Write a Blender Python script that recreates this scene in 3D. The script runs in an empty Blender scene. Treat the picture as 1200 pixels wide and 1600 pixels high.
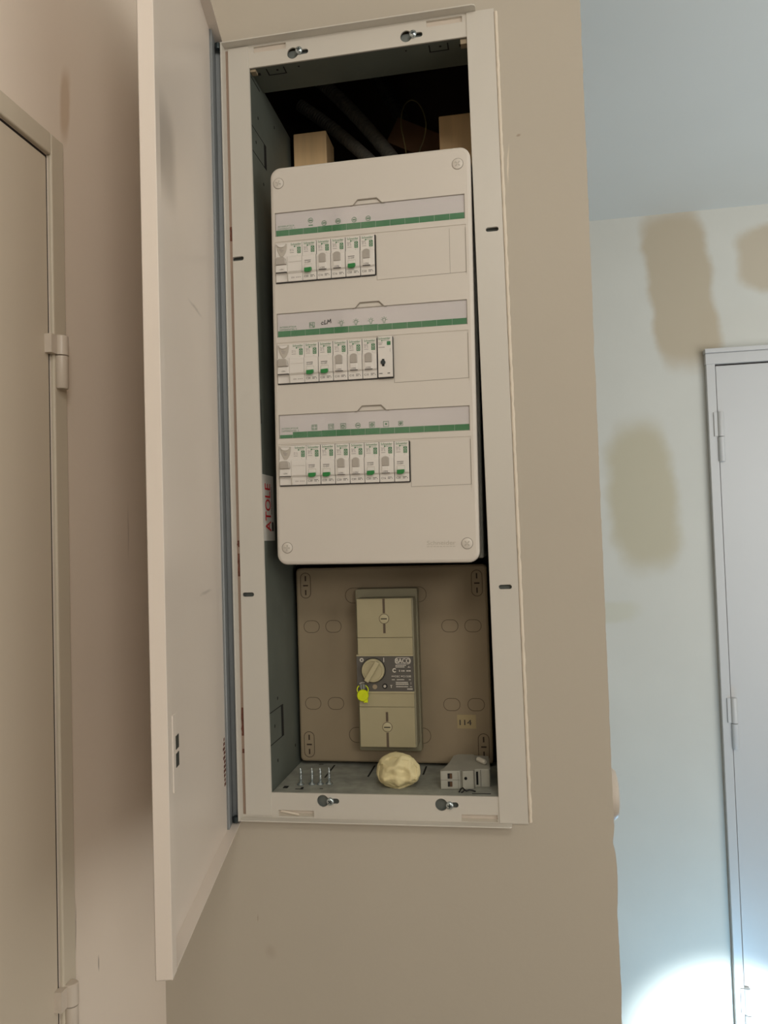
import bpy, bmesh, math, random
from mathutils import Matrix, Vector, noise

random.seed(7)
SC = bpy.context.scene
COL = SC.collection
PI = math.pi

# ------------------------------------------------------------------ camera
cam_d = bpy.data.cameras.new('camera')
cam = bpy.data.objects.new('camera', cam_d)
COL.objects.link(cam)
cam_d.sensor_fit = 'HORIZONTAL'
cam_d.sensor_width = 36.0
cam_d.lens = 36.0            # 1200 px focal length on a 1200 px wide frame
cam_d.clip_start = 0.01
RM = [[0.98510939, -0.16803173, 0.03639813],
      [0.16917214, 0.98510206, -0.03089867],
      [-0.03066392, 0.03659612, 0.99885957]]
cam.matrix_world = Matrix((
    (RM[0][0], RM[0][2], -RM[0][1], 0.28029331),
    (RM[1][0], RM[1][2], -RM[1][1], -0.9038709),
    (RM[2][0], RM[2][2], -RM[2][1], 1.55),
    (0, 0, 0, 1)))
SC.camera = cam

# ------------------------------------------------------------------ light, world, exposure
SC.view_settings.view_transform = 'Standard'
SC.view_settings.look = 'None'
SC.view_settings.gamma = 1.0
SC.view_settings.use_curve_mapping = False
SC.view_settings.exposure = -0.06

world = bpy.data.worlds.new('world')
SC.world = world
world.use_nodes = True
world.node_tree.nodes['Background'].inputs[0].default_value = (1.0, 0.95, 0.88, 1)
world.node_tree.nodes['Background'].inputs[1].default_value = 0.02


def area(name, loc, target, sx, sy, power, color, spread=PI):
    d = bpy.data.lights.new(name, 'AREA')
    d.shape = 'RECTANGLE'
    d.size = sx
    d.size_y = sy
    d.energy = power
    d.color = color
    d.spread = spread
    o = bpy.data.objects.new(name, d)
    COL.objects.link(o)
    o.location = loc
    o.rotation_euler = (Vector(target) - Vector(loc)).to_track_quat('-Z', 'Y').to_euler()
    return o


area('hall_ceiling_lamp', (0.46, -1.22, 2.46), (0.05, 0.0, 1.80), 0.3, 0.3, 4.6, (1.0, 0.94, 0.85))
area('hall_far_fill', (1.25, -2.45, 2.30), (-0.05, 0.0, 1.75), 0.6, 0.7, 14, (1.0, 0.94, 0.85))  # unseen fill added behind the viewpoint to brighten the left wall
area('hall_side_fill', (2.7, -1.3, 1.45), (0.0, -0.1, 1.60), 2.0, 2.1, 25, (1.0, 0.95, 0.88))  # unseen soft side light, added to brighten the open cabinet door
area('far_room_daylight', (1.75, 0.12, 1.55), (1.55, 1.4, 1.85), 1.2, 1.5, 14.5, (0.90, 0.97, 1.0))
sp = bpy.data.lights.new('work_lamp', 'SPOT')
sp.energy = 95
sp.color = (0.80, 0.94, 1.0)
sp.spot_size = math.radians(42)
sp.spot_blend = 0.5
sp.shadow_soft_size = 0.03
spo = bpy.data.objects.new('work_lamp', sp)
COL.objects.link(spo)
spo.location = (1.05, 0.62, 0.12)
gl = bpy.data.lights.new('work_lamp_halo_fill', 'POINT')  # added point light that spreads a cool halo round the spot
gl.energy = 11
gl.color = (0.30, 0.66, 1.0)
gl.shadow_soft_size = 0.06
glo = bpy.data.objects.new('work_lamp_halo_fill', gl)
COL.objects.link(glo)
glo.location = (0.92, 0.95, 0.08)
spo.rotation_euler = (Vector((0.85, 1.476, 0.02)) - Vector(spo.location)).to_track_quat('-Z', 'Y').to_euler()


# ------------------------------------------------------------------ materials
def srgb(r, g, b):
    def f(c):
        c /= 255.0
        return c / 12.92 if c <= 0.04045 else ((c + 0.055) / 1.055) ** 2.4
    return (f(r), f(g), f(b), 1.0)


MATS = {}


def mat(name, col, rough=0.5, metal=0.0, var=0.06, vscale=8.0, bump=0.0, bscale=60.0, patches=None,
        spec=0.5, stretch=(1, 1, 1), patch_noise=0.03):
    """principled surface with procedural colour variation, bump and filler or other colour patches (object space)"""
    m = bpy.data.materials.new(name)
    m.use_nodes = True
    nt = m.node_tree
    N, L = nt.nodes, nt.links
    b = N['Principled BSDF']
    b.inputs['Roughness'].default_value = rough
    b.inputs['Metallic'].default_value = metal
    b.inputs['Specular IOR Level'].default_value = spec
    tc = N.new('ShaderNodeTexCoord')
    mp = N.new('ShaderNodeMapping')
    mp.inputs['Scale'].default_value = stretch
    L.new(tc.outputs['Object'], mp.inputs[0])
    out = None
    nz = N.new('ShaderNodeTexNoise')
    nz.inputs['Scale'].default_value = vscale
    nz.inputs['Detail'].default_value = 4
    L.new(mp.outputs[0], nz.inputs['Vector'])
    mr = N.new('ShaderNodeMapRange')
    mr.inputs[1].default_value = 0.3
    mr.inputs[2].default_value = 0.7
    mr.inputs[3].default_value = 1 - var
    mr.inputs[4].default_value = 1 + var
    L.new(nz.outputs[0], mr.inputs[0])
    mx = N.new('ShaderNodeMix')
    mx.data_type = 'RGBA'
    mx.blend_type = 'MULTIPLY'
    mx.inputs[0].default_value = 1.0
    mx.inputs[6].default_value = col
    L.new(mr.outputs[0], mx.inputs[7])
    out = mx.outputs[2]
    if patches:
        wn = N.new('ShaderNodeTexNoise')
        wn.inputs['Scale'].default_value = 9
        wn.inputs['Detail'].default_value = 5
        L.new(tc.outputs['Object'], wn.inputs['Vector'])
        sub = N.new('ShaderNodeVectorMath')
        sub.operation = 'SUBTRACT'
        sub.inputs[1].default_value = (0.5, 0.5, 0.5)
        L.new(wn.outputs['Color'], sub.inputs[0])
        sc = N.new('ShaderNodeVectorMath')
        sc.operation = 'SCALE'
        sc.inputs['Scale'].default_value = patch_noise * 2
        L.new(sub.outputs[0], sc.inputs[0])
        ad = N.new('ShaderNodeVectorMath')
        ad.operation = 'ADD'
        L.new(tc.outputs['Object'], ad.inputs[0])
        L.new(sc.outputs[0], ad.inputs[1])
        sx = N.new('ShaderNodeSeparateXYZ')
        L.new(ad.outputs[0], sx.inputs[0])

        def M2(op, a, bb=None):
            n = N.new('ShaderNodeMath')
            n.operation = op
            for i, v in enumerate((a, bb)):
                if v is None:
                    continue
                if isinstance(v, (int, float)):
                    n.inputs[i].default_value = v
                else:
                    L.new(v, n.inputs[i])
            return n.outputs[0]
        for (ax, cx, cz, hx, hz, soft, pcol, strength, power, tilt) in patches:
            X = sx.outputs[ax]
            Z = sx.outputs[2]
            dz = M2('SUBTRACT', Z, cz)
            dx = M2('SUBTRACT', M2('SUBTRACT', X, cx), M2('MULTIPLY', dz, tilt))
            u = M2('POWER', M2('ABSOLUTE', M2('DIVIDE', dx, hx)), power)
            v = M2('POWER', M2('ABSOLUTE', M2('DIVIDE', dz, hz)), power)
            d = M2('POWER', M2('ADD', u, v), 1.0 / power)
            k = N.new('ShaderNodeMapRange')
            k.interpolation_type = 'SMOOTHSTEP'
            k.inputs[1].default_value = 1.0
            k.inputs[2].default_value = 1.0 - soft
            k.inputs[3].default_value = 0.0
            k.inputs[4].default_value = strength
            L.new(d, k.inputs[0])
            px = N.new('ShaderNodeMix')
            px.data_type = 'RGBA'
            px.inputs[7].default_value = pcol
            L.new(k.outputs[0], px.inputs[0])
            L.new(out, px.inputs[6])
            out = px.outputs[2]
    L.new(out, b.inputs['Base Color'])
    if bump > 0:
        bn = N.new('ShaderNodeTexNoise')
        bn.inputs['Scale'].default_value = bscale
        bn.inputs['Detail'].default_value = 6
        L.new(mp.outputs[0], bn.inputs['Vector'])
        bp = N.new('ShaderNodeBump')
        bp.inputs['Strength'].default_value = bump
        bp.inputs['Distance'].default_value = 0.002
        L.new(bn.outputs[0], bp.inputs['Height'])
        L.new(bp.outputs[0], b.inputs['Normal'])
    MATS[name] = m
    return m


SM = srgb(152, 132, 112)
mat('wall_paint', srgb(189, 180, 165), 0.75, var=0.02, vscale=3, bump=0.10, bscale=90, patch_noise=0.008, patches=[
    (0, -0.045, 1.10, 0.0012, 0.006, .8, SM, .5, 2, 0),
    (0, -0.03, 1.06, 0.010, 0.012, .9, SM, .25, 2, 0),
    (0, 0.302, 2.022, 0.0035, 0.002, .7, SM, .7, 2, 0.5),
    (0, 0.2885, 1.99, 0.0016, 0.030, .8, srgb(225, 214, 196), .8, 2, 0.1)])
mat('wall_paint_left', srgb(234, 221, 207), 0.75, var=0.025, vscale=3, bump=0.10, bscale=90, patch_noise=0.010, patches=[
    (1, -0.187, 2.010, 0.011, 0.052, .55, srgb(190, 160, 124), .5, 2.5, 0.1),
    (1, -0.070, 1.57, 0.0025, 0.045, .9, SM, .3, 2, 0),
    (1, -0.150, 1.118, 0.0018, 0.010, .7, srgb(110, 98, 84), .55, 2, 0),
    (1, -0.1905, 1.175, 0.0010, 0.035, .7, srgb(100, 90, 76), .6, 2, 0)])
mat('far_wall_paint', srgb(200, 198, 190), 0.8, var=0.03, vscale=4, bump=0.08, bscale=60, patch_noise=0.03, patches=[
    (0, 0.790, 2.27, 0.105, 0.27, .28, srgb(180, 166, 144), .95, 5, -0.10),
    (0, 1.08, 2.345, 0.145, 0.11, .25, srgb(182, 168, 146), .85, 4, 0),
    (0, 1.10, 2.12, 0.09, 0.06, .8, srgb(184, 174, 150), .4, 2, 0),
    (0, 0.655, 1.66, 0.115, 0.26, .35, srgb(181, 171, 146), .85, 3, -0.05),
    (0, 0.56, 1.31, 0.10, 0.04, .5, srgb(190, 186, 165), .5, 3, 0)])
mat('ceiling_paint', srgb(218, 220, 218), 0.8, var=0.02, vscale=2)
mat('floor_tile', srgb(140, 130, 120), 0.5, var=0.08, vscale=5)
mat('door_paint', srgb(208, 196, 178), 0.4, var=0.02, vscale=2, bump=0.04, bscale=40)
mat('trim_paint', srgb(208, 198, 180), 0.4, var=0.03, vscale=6, bump=0.05, bscale=50)
mat('far_door_paint', srgb(190, 188, 186), 0.4, var=0.02, vscale=2)
mat('hinge_paint', srgb(208, 196, 182), 0.35, var=0.02, vscale=20)
mat('door_gap_shade', srgb(38, 30, 28), 0.9, var=0.02)
mat('frame_enamel', srgb(207, 201, 190), 0.38, var=0.02, vscale=6, bump=0.03, bscale=30)
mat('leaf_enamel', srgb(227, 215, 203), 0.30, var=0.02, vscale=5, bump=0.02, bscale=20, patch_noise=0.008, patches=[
    (1, -0.252, 1.915, 0.046, 0.062, .7, srgb(160, 150, 140), .55, 3, 0),  # darker grey patch high on the leaf
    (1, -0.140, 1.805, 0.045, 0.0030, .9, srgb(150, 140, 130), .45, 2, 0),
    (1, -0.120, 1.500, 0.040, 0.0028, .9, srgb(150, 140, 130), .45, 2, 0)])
mat('groove_rust', srgb(152, 130, 114), 0.8, var=0.15, vscale=30, stretch=(1, 1, .2))
mat('rust_spot', srgb(98, 58, 44), 0.9, var=0.3, vscale=200)
mat('galvanised', srgb(122, 128, 124), 0.55, metal=0.35, var=0.10, vscale=25, bump=0.05, bscale=80)
mat('hinge_strip_grey', srgb(140, 144, 146), 0.5, metal=0.35, var=0.08, vscale=14, stretch=(1, 1, .3))
mat('tub_steel', srgb(102, 108, 100), 0.6, metal=0.25, var=0.10, vscale=18, bump=0.05, bscale=90)
mat('tub_floor_steel', srgb(150, 151, 140), 0.8, metal=0.0, var=0.18, vscale=60, bump=0.1, bscale=150)
mat('black_gap', srgb(12, 12, 12), 0.9, var=0.0)
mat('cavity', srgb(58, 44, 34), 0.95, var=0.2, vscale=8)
mat('cover_plastic', srgb(214, 206, 195), 0.42, var=0.015, vscale=5)
mat('cover_body', srgb(150, 148, 140), 0.5, var=0.03)
mat('cover_line', srgb(150, 141, 128), 0.6, var=0.0)
mat('label_paper', srgb(212, 205, 203), 0.5, var=0.01)
mat('green_ink', srgb(52, 122, 74), 0.5, var=0.06, vscale=200)
mat('green_toggle', srgb(40, 128, 62), 0.35, var=0.05, vscale=100)
mat('cover_emboss', srgb(192, 184, 170), 0.5, var=0.0)
mat('module_plastic', srgb(226, 220, 212), 0.35, var=0.01)
mat('toggle_grey', srgb(176, 168, 158), 0.35, var=0.03, vscale=80)
mat('module_shade', srgb(188, 180, 168), 0.4, var=0.03)
mat('ink', srgb(70, 64, 62), 0.6, var=0.0)
mat('ink_soft', srgb(160, 150, 146), 0.6, var=0.0)
mat('ink_red', srgb(190, 140, 130), 0.6, var=0.0)
mat('ink_black', srgb(20, 18, 18), 0.5, var=0.0)
mat('zinc', srgb(190, 200, 202), 0.25, metal=0.9, var=0.1, vscale=300)
mat('zinc_dark', srgb(60, 68, 70), 0.4, metal=0.6, var=0.0)
mat('aged_plastic', srgb(158, 142, 117), 0.5, var=0.06, vscale=12, bump=0.03, bscale=40)
mat('aged_groove', srgb(96, 82, 66), 0.7, var=0.0)
mat('aged_dark', srgb(60, 46, 36), 0.7, var=0.0)
mat('breaker_cream', srgb(172, 162, 130), 0.42, var=0.035, vscale=30)
mat('breaker_side', srgb(148, 142, 118), 0.5, var=0.05, vscale=30)
mat('breaker_label', srgb(92, 88, 82), 0.5, var=0.03, vscale=60)
mat('white_ink', srgb(214, 208, 196), 0.5, var=0.0)
mat('knob_cream', srgb(186, 176, 142), 0.35, var=0.02)
mat('tag_yellow', srgb(214, 226, 20), 0.4, var=0.06, vscale=150, bump=0.2, bscale=250)
mat('tape', srgb(182, 164, 124), 0.5, var=0.04, vscale=60)
mat('wood', srgb(236, 200, 150), 0.6, var=0.12, vscale=60, stretch=(1, 1, .08), bump=0.03)
mat('wood_dark', srgb(92, 62, 36), 0.7, var=0.2, vscale=20)
mat('conduit', srgb(112, 110, 102), 0.45, var=0.05)
mat('conduit_black', srgb(46, 44, 42), 0.5, var=0.05)
mat('wire_yellow', srgb(110, 100, 62), 0.5, var=0.02)
mat('sticker', srgb(206, 204, 196), 0.4, var=0.04, vscale=40)
mat('red_ink', srgb(190, 34, 44), 0.5, var=0.05)
mat('cream_paper', srgb(222, 208, 160), 0.6, var=0.10, vscale=45, bump=0.35, bscale=90)
mat('grey_module', srgb(168, 166, 154), 0.5, var=0.07, vscale=60, bump=0.05, bscale=100)
mat('grey_module_dark', srgb(120, 118, 108), 0.5, var=0.05)
mat('brass_hole', srgb(92, 62, 36), 0.6, var=0.1)
mat('white_plastic', srgb(216, 210, 196), 0.4, var=0.03)
mat('switch_plastic', srgb(206, 194, 180), 0.4, var=0.02)
mat('filler_bead', srgb(224, 212, 194), 0.6, var=0.04, vscale=30, bump=0.3, bscale=60)

g = bpy.data.materials.new('clear_plastic')
g.use_nodes = True
_n = g.node_tree.nodes
_n.clear()
_o = _n.new('ShaderNodeOutputMaterial')
_t = _n.new('ShaderNodeBsdfTransparent')
_g = _n.new('ShaderNodeBsdfGlossy')
_g.inputs['Roughness'].default_value = 0.12
_m = _n.new('ShaderNodeMixShader')
_m.inputs[0].default_value = 0.05
g.node_tree.links.new(_t.outputs[0], _m.inputs[1])
g.node_tree.links.new(_g.outputs[0], _m.inputs[2])
g.node_tree.links.new(_m.outputs[0], _o.inputs[0])
MATS['clear_plastic'] = g


# ------------------------------------------------------------------ mesh helpers
_TXT = {}


def text_mesh(s):
    if s not in _TXT:
        cu = bpy.data.curves.new('txt', 'FONT')
        cu.body = s
        cu.size = 1
        cu.resolution_u = 3
        ob = bpy.data.objects.new('txt', cu)
        COL.objects.link(ob)
        dg = bpy.context.evaluated_depsgraph_get()
        me = bpy.data.meshes.new_from_object(ob.evaluated_get(dg))
        vs = [v.co.copy() for v in me.vertices]
        fs = [tuple(p.vertices) for p in me.polygons]
        bpy.data.objects.remove(ob)
        bpy.data.curves.remove(cu)
        bpy.data.meshes.remove(me)
        _TXT[s] = (vs, fs)
    return _TXT[s]


def circ(cx, cy, r, n=24, a0=0.0, a1=2 * PI, ry=None):
    ry = ry or r
    full = abs(a1 - a0 - 2 * PI) < 1e-6
    k = n if full else n + 1
    return [(cx + r * math.cos(a0 + (a1 - a0) * i / n), cy + ry * math.sin(a0 + (a1 - a0) * i / n)) for i in range(k)]


def rrect(x0, x1, z0, z1, r, n=6):
    p = []
    for cx, cz, a in ((x1 - r, z1 - r, 0), (x0 + r, z1 - r, PI / 2), (x0 + r, z0 + r, PI), (x1 - r, z0 + r, 1.5 * PI)):
        p += circ(cx, cz, r, n, a, a + PI / 2)
    return p


class MB:
    """collects solids into one bmesh"""

    def __init__(self):
        self.bm = bmesh.new()

    def _add(self, vs, fs, M=None):
        bv = [self.bm.verts.new((M @ Vector(v)) if M else v) for v in vs]
        for f in fs:
            try:
                self.bm.faces.new([bv[i] for i in f])
            except ValueError:
                pass
        return bv

    def box(self, x0, x1, y0, y1, z0, z1, M=None):
        vs = [(x, y, z) for x in (x0, x1) for y in (y0, y1) for z in (z0, z1)]
        fs = [(0, 1, 3, 2), (4, 6, 7, 5), (0, 4, 5, 1), (2, 3, 7, 6), (0, 2, 6, 4), (1, 5, 7, 3)]
        self._add(vs, fs, M)
        return self

    def prism(self, pts, a, b, axis='y', M=None):
        """outline extruded along an axis; for y: pts=(x,z), for x: pts=(y,z), for z: pts=(x,y)"""
        def P(p, t):
            return {'y': (p[0], t, p[1]), 'x': (t, p[0], p[1]), 'z': (p[0], p[1], t)}[axis]
        n = len(pts)
        vs = [P(p, a) for p in pts] + [P(p, b) for p in pts]
        fs = [tuple(range(n)), tuple(range(2 * n - 1, n - 1, -1))]
        fs += [(i, (i + 1) % n, (i + 1) % n + n, i + n) for i in range(n)]
        self._add(vs, fs, M)
        return self

    def lathe(self, prof, axis='y', c=(0, 0, 0), n=28, M=None):
        """prof = [(radius, t)] spun about an axis through c"""
        vs, fs = [], []
        for r, t in prof:
            for i in range(n):
                a = 2 * PI * i / n
                u, v = max(r, 1e-6) * math.cos(a), max(r, 1e-6) * math.sin(a)
                p = {'y': (u, t, v), 'x': (t, u, v), 'z': (u, v, t)}[axis]
                vs.append((c[0] + p[0], c[1] + p[1], c[2] + p[2]))
        m = len(prof)
        for j in range(m - 1):
            for i in range(n):
                k = (i + 1) % n
                fs.append((j * n + i, j * n + k, (j + 1) * n + k, (j + 1) * n + i))
        fs.append(tuple(range(n)))
        fs.append(tuple(range((m - 1) * n, m * n))[::-1])
        self._add(vs, fs, M)
        return self

    def tube(self, pts, r, n=8, closed=False, rf=None, M=None):
        pts = [Vector(p) for p in pts]
        m = len(pts)
        vs, fs = [], []
        up = None
        for i, p in enumerate(pts):
            if closed:
                t = (pts[(i + 1) % m] - pts[i - 1]).normalized()
            else:
                t = (pts[min(i + 1, m - 1)] - pts[max(i - 1, 0)]).normalized()
            if up is None:
                up = t.orthogonal().normalized()
            up = (up - t * up.dot(t)).normalized()
            s = t.cross(up)
            rr = rf(i) if rf else r
            for k in range(n):
                a = 2 * PI * k / n
                vs.append(p + up * (rr * math.cos(a)) + s * (rr * math.sin(a)))
        for i in range(m if closed else m - 1):
            j = (i + 1) % m
            for k in range(n):
                l = (k + 1) % n
                fs.append((i * n + k, i * n + l, j * n + l, j * n + k))
        if not closed:
            fs.append(tuple(range(n))[::-1])
            fs.append(tuple(range((m - 1) * n, m * n)))
        self._add(vs, fs, M)
        return self

    def outline(self, pts, w, y, d=0.0002, closed=True):
        """a thin flat line drawn on a y plane along pts=(x,z)"""
        m = len(pts)
        for i in range(m if closed else m - 1):
            a = Vector(pts[i])
            b = Vector(pts[(i + 1) % m])
            t = b - a
            if t.length < 1e-7:
                continue
            t.normalize()
            q = Vector((-t.y, t.x)) * (w / 2)
            e = t * (w * 0.4)
            self.prism([tuple(a - e + q), tuple(a - e - q), tuple(b + e - q), tuple(b + e + q)], y - d * (1 + 0.12 * (i % 4)), y)
        return self

    def text(self, s, x0, x1, z0, z1, y, d=0.00015, M=None, shear=0.0):
        vs, fs = text_mesh(s)
        ax, bx = min(v.x for v in vs), max(v.x for v in vs)
        az, bz = min(v.y for v in vs), max(v.y for v in vs)
        out = []
        for v in vs:
            tz = (v.y - az) / max(bz - az, 1e-6)
            out.append((x0 + (v.x - ax) / max(bx - ax, 1e-6) * (x1 - x0) + shear * tz * (z1 - z0), y - d,
                        z0 + tz * (z1 - z0)))
        self._add(out, fs, M)
        return self

    def build(self, name, m, parent=None, M=None, bevel=0.0, seg=2, smooth=False, angle=40):
        bm = self.bm
        closed_fix = [f for f in bm.faces]
        bmesh.ops.recalc_face_normals(bm, faces=closed_fix)
        me = bpy.data.meshes.new(name)
        bm.to_mesh(me)
        bm.free()
        if isinstance(m, str):
            m = MATS[m]
        me.materials.append(m)
        o = bpy.data.objects.new(name, me)
        COL.objects.link(o)
        if M is not None:
            o.matrix_world = M
        if parent is not None:
            o.parent = parent
        if bevel > 0:
            b = o.modifiers.new('bevel', 'BEVEL')
            b.width = bevel
            b.segments = seg
            b.limit_method = 'ANGLE'
            b.angle_limit = math.radians(35)
        if smooth:
            for p in me.polygons:
                p.use_smooth = True
            me.set_sharp_from_angle(angle=math.radians(angle))
        return o


def cut(o, mb):
    """subtract the solids in mb from object o (baked into its mesh)"""
    bmesh.ops.recalc_face_normals(mb.bm, faces=mb.bm.faces[:])
    me = bpy.data.meshes.new('cutter')
    mb.bm.to_mesh(me)
    mb.bm.free()
    c = bpy.data.objects.new('cutter', me)
    COL.objects.link(c)
    par, o.parent = o.parent, None
    keep = o.matrix_world.copy()
    md = o.modifiers.new('cut', 'BOOLEAN')
    md.operation = 'DIFFERENCE'
    md.solver = 'EXACT'
    md.use_self = True
    md.object = c
    dg = bpy.context.evaluated_depsgraph_get()
    nm = bpy.data.meshes.new_from_object(o.evaluated_get(dg))
    nm.name = o.name
    old = o.data
    o.modifiers.clear()
    o.data = nm
    bpy.data.meshes.remove(old)
    bpy.data.objects.remove(c)
    bpy.data.meshes.remove(me)
    o.parent = par
    return o


def tag(o, label, cat, group=None):
    o['label'] = label
    o['category'] = cat
    if group:
        o['group'] = group
    return o


def thing(name, label, cat, M=None, group=None):
    o = bpy.data.objects.new(name, None)
    o.empty_display_size = 0.02
    COL.objects.link(o)
    if M is not None:
        o.matrix_world = M
    return tag(o, label, cat, group)


def struct(o):
    o['kind'] = 'structure'
    return o


# ================================================================== ROOM
CZ = 2.5
struct(MB().box(-0.4, 3.2, -3.2, 1.8, -0.1, 0.0).build('floor', 'floor_tile'))
struct(MB().box(-0.4, 3.2, -3.2, 1.8, CZ, CZ + 0.1).build('ceiling', 'ceiling_paint'))
struct(MB().box(-0.4, 3.2, 1.476, 1.6, 0.0, CZ).build('wall_back', 'far_wall_paint'))
struct(MB().box(3.0, 3.1, -3.1, 1.476, 0.0, CZ).build('wall_right', 'far_wall_paint'))
struct(MB().box(-0.165, 3.0, -3.1, -3.0, 0.0, CZ).build('wall_rear', 'wall_paint'))

# partition that carries the cabinet: front skin with an opening, back skin and end cap
HX0, HX1, HZ0, HZ1 = -0.0565, 0.2755, 1.2245, 2.1735
XE = 0.377
w = MB()
w.box(-0.165, HX0, 0.001, 0.05, 0, CZ)
w.box(HX0, HX1, 0.001, 0.05, 0, HZ0)
w.box(HX0, HX1, 0.001, 0.05, HZ1, CZ)
# right strip with a chipped plaster arris
pts = []
nn = 620
for i in range(nn + 1):
    z = CZ * i / nn
    e = 0.0007 * noise.noise(Vector((z * 60, 3.1, 0))) + 0.0006 * noise.noise(Vector((z * 210, 1.1, 0)))
    e -= 0.0022 * max(0, noise.noise(Vector((z * 23, 8.1, 0))) - 0.30) * 2
    for zc, hw, dd in ((1.203, 0.008, -0.0022), (1.168, 0.03, 0.0016), (1.05, 0.03, 0.0008)):
        e += dd * math.exp(-((z - zc) / hw) ** 2)
    pts.append((XE + e, z))
out = [(HX1, 0)] + pts + [(HX1, CZ)]
w.prism(out, 0.001, 0.010)
w.box(HX1, XE - 0.004, 0.010, 0.05, 0, CZ)
w.box(XE - 0.03, XE - 0.003, 0.010, 0.35, 0, CZ)
w.box(-0.165, XE - 0.03, 0.31, 0.35, 0, CZ)
w.box(-0.3, -0.165, 0.001, 1.476, 0, CZ)
struct(w.build('wall_middle', 'wall_paint'))
# inner faces of the hollow partition behind the opening
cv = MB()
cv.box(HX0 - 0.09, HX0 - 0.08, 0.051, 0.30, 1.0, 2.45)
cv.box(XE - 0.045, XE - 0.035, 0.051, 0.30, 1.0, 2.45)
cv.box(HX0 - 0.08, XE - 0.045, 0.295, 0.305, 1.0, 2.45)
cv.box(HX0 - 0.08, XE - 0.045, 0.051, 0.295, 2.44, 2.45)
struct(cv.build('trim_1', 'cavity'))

# left wall with its door
DY = -0.2185
w = MB()
w.box(-0.3, -0.165, DY + 0.0, 0.001, 0, CZ)
w.box(-0.3, -0.165, -3.1, -1.05, 0, CZ)
w.box(-0.3, -0.165, -1.05, DY, 1.943, CZ)
struct(w.build('wall_left', 'wall_paint_left'))
d1 = MB().box(-0.205, -0.1655, -1.045, DY - 0.0017, 0.01, 1.9405).build('door_1', 'door_paint', bevel=0.0015)
struct(d1)
MB().box(-0.215, -0.206, -1.05, DY, 0.0, 1.943).box(-0.206, -0.1664, DY - 0.0016, DY, 0.0, 1.943).box(-0.206, -0.1664, -1.05, DY - 0.0016, 1.9407, 1.943).build('door_gap_shade', 'door_gap_shade', d1)  # dark strips set into the narrow gap in place of its shade
# casing
c = MB()
c.box(-0.166, -0.161, DY, DY + 0.0215, 0, 1.965)
c.box(-0.166, -0.161, -1.08, DY, 1.943, 1.965)
struct(c.build('trim_2', 'trim_paint', bevel=0.0015))


def left_hinge(z0, z1):
    h = MB()
    zm = z0 + (z1 - z0) * 0.62
    h.lathe([(0.0055, z0), (0.0062, z0 + 0.001), (0.0062, zm - 0.0006)], 'z', (-0.1575, DY + 0.007, 0), 20)
    h.lathe([(0.0066, zm + 0.0004), (0.0066, z1 - 0.001), (0.0055, z1)], 'z', (-0.1575, DY + 0.007, 0), 20)
    h.box(-0.1655, -0.158, DY - 0.0090, DY + 0.004, zm + 0.0006, z1 - 0.001)
    h.box(-0.1655, -0.160, DY + 0.002, DY + 0.013, z0 + 0.001, zm - 0.0006)
    h.build('hinge', 'hinge_paint', d1, smooth=True)


left_hinge(1.7095, 1.7625)
left_hinge(1.0790, 1.1335)

# far door
FY = 1.476
fx = 0.8745
fd = struct(MB().box(fx, 1.72, FY - 0.012, FY - 0.001, 0.01, 2.030).build('door_2', 'far_door_paint', bevel=0.0015))
MB().box(fx - 0.004, 1.725, FY - 0.004, FY - 0.0005, 0.005, 2.034).build('door_gap_shade', 'door_gap_shade', fd)
c = MB()
c.box(0.8465, fx - 0.003, FY - 0.020, FY - 0.0004, 0, 2.036)
c.box(0.8450, 1.75, FY - 0.022, FY - 0.0004, 2.034, 2.066)
c.box(0.8430, 1.75, FY - 0.030, FY - 0.0004, 2.066, 2.079)
c.box(1.723, 1.75, FY - 0.020, FY - 0.0004, 0, 2.034)
struct(c.build('trim_3', 'far_door_paint', bevel=0.0015))
for z0, z1 in ((1.748, 1.893), (0.922, 1.067), (0.105, 0.250)):
    h = MB()
    zm = (z0 + z1) / 2
    cx = fx + 0.0045
    h.lathe([(0.0085, z0), (0.0095, z0 + 0.002), (0.0095, zm - 0.001)], 'z', (cx, FY - 0.021, 0), 20)
    h.lathe([(0.0095, zm + 0.001), (0.0095, z1 - 0.002), (0.0085, z1)], 'z', (cx, FY - 0.021, 0), 20)
    h.box(cx - 0.018, cx, FY - 0.024, FY - 0.019, zm + 0.002, z1 - 0.001)
    h.build('hinge', 'far_door_paint', fd, smooth=True)

# round fitting on the end face of the partition
s = MB().lathe([(0.030, XE - 0.003), (0.030, XE + 0.006), (0.027, XE + 0.0105), (0.020, XE + 0.0125), (0.0, XE + 0.013)], 'x',
               (0, 0.062, 1.2375), 32)
tag(s.build('wall_fitting', 'switch_plastic', smooth=True),
    'round off-white fitting sticking out of the chipped end of the wall', 'switch')

# ================================================================== CABINET (frame, tub, door leaf)
PV = Vector((0.11, 0.0, 1.7))
TILT = Matrix.Translation(PV) @ Matrix.Rotation(-0.006, 4, 'Y') @ Matrix.Translation(-PV)
CAB = thing('electrical_cabinet', 'white recessed electrical cabinet with its tall door hanging open on the left', 'cabinet', TILT)
OX0, OX1, OZ0, OZ1 = -0.0252, 0.2469, 1.2498, 2.1474     # opening
FX0, FX1, FZ0, FZ1 = -0.0655, 0.2798, 1.2195, 2.1770     # outer frame

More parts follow.
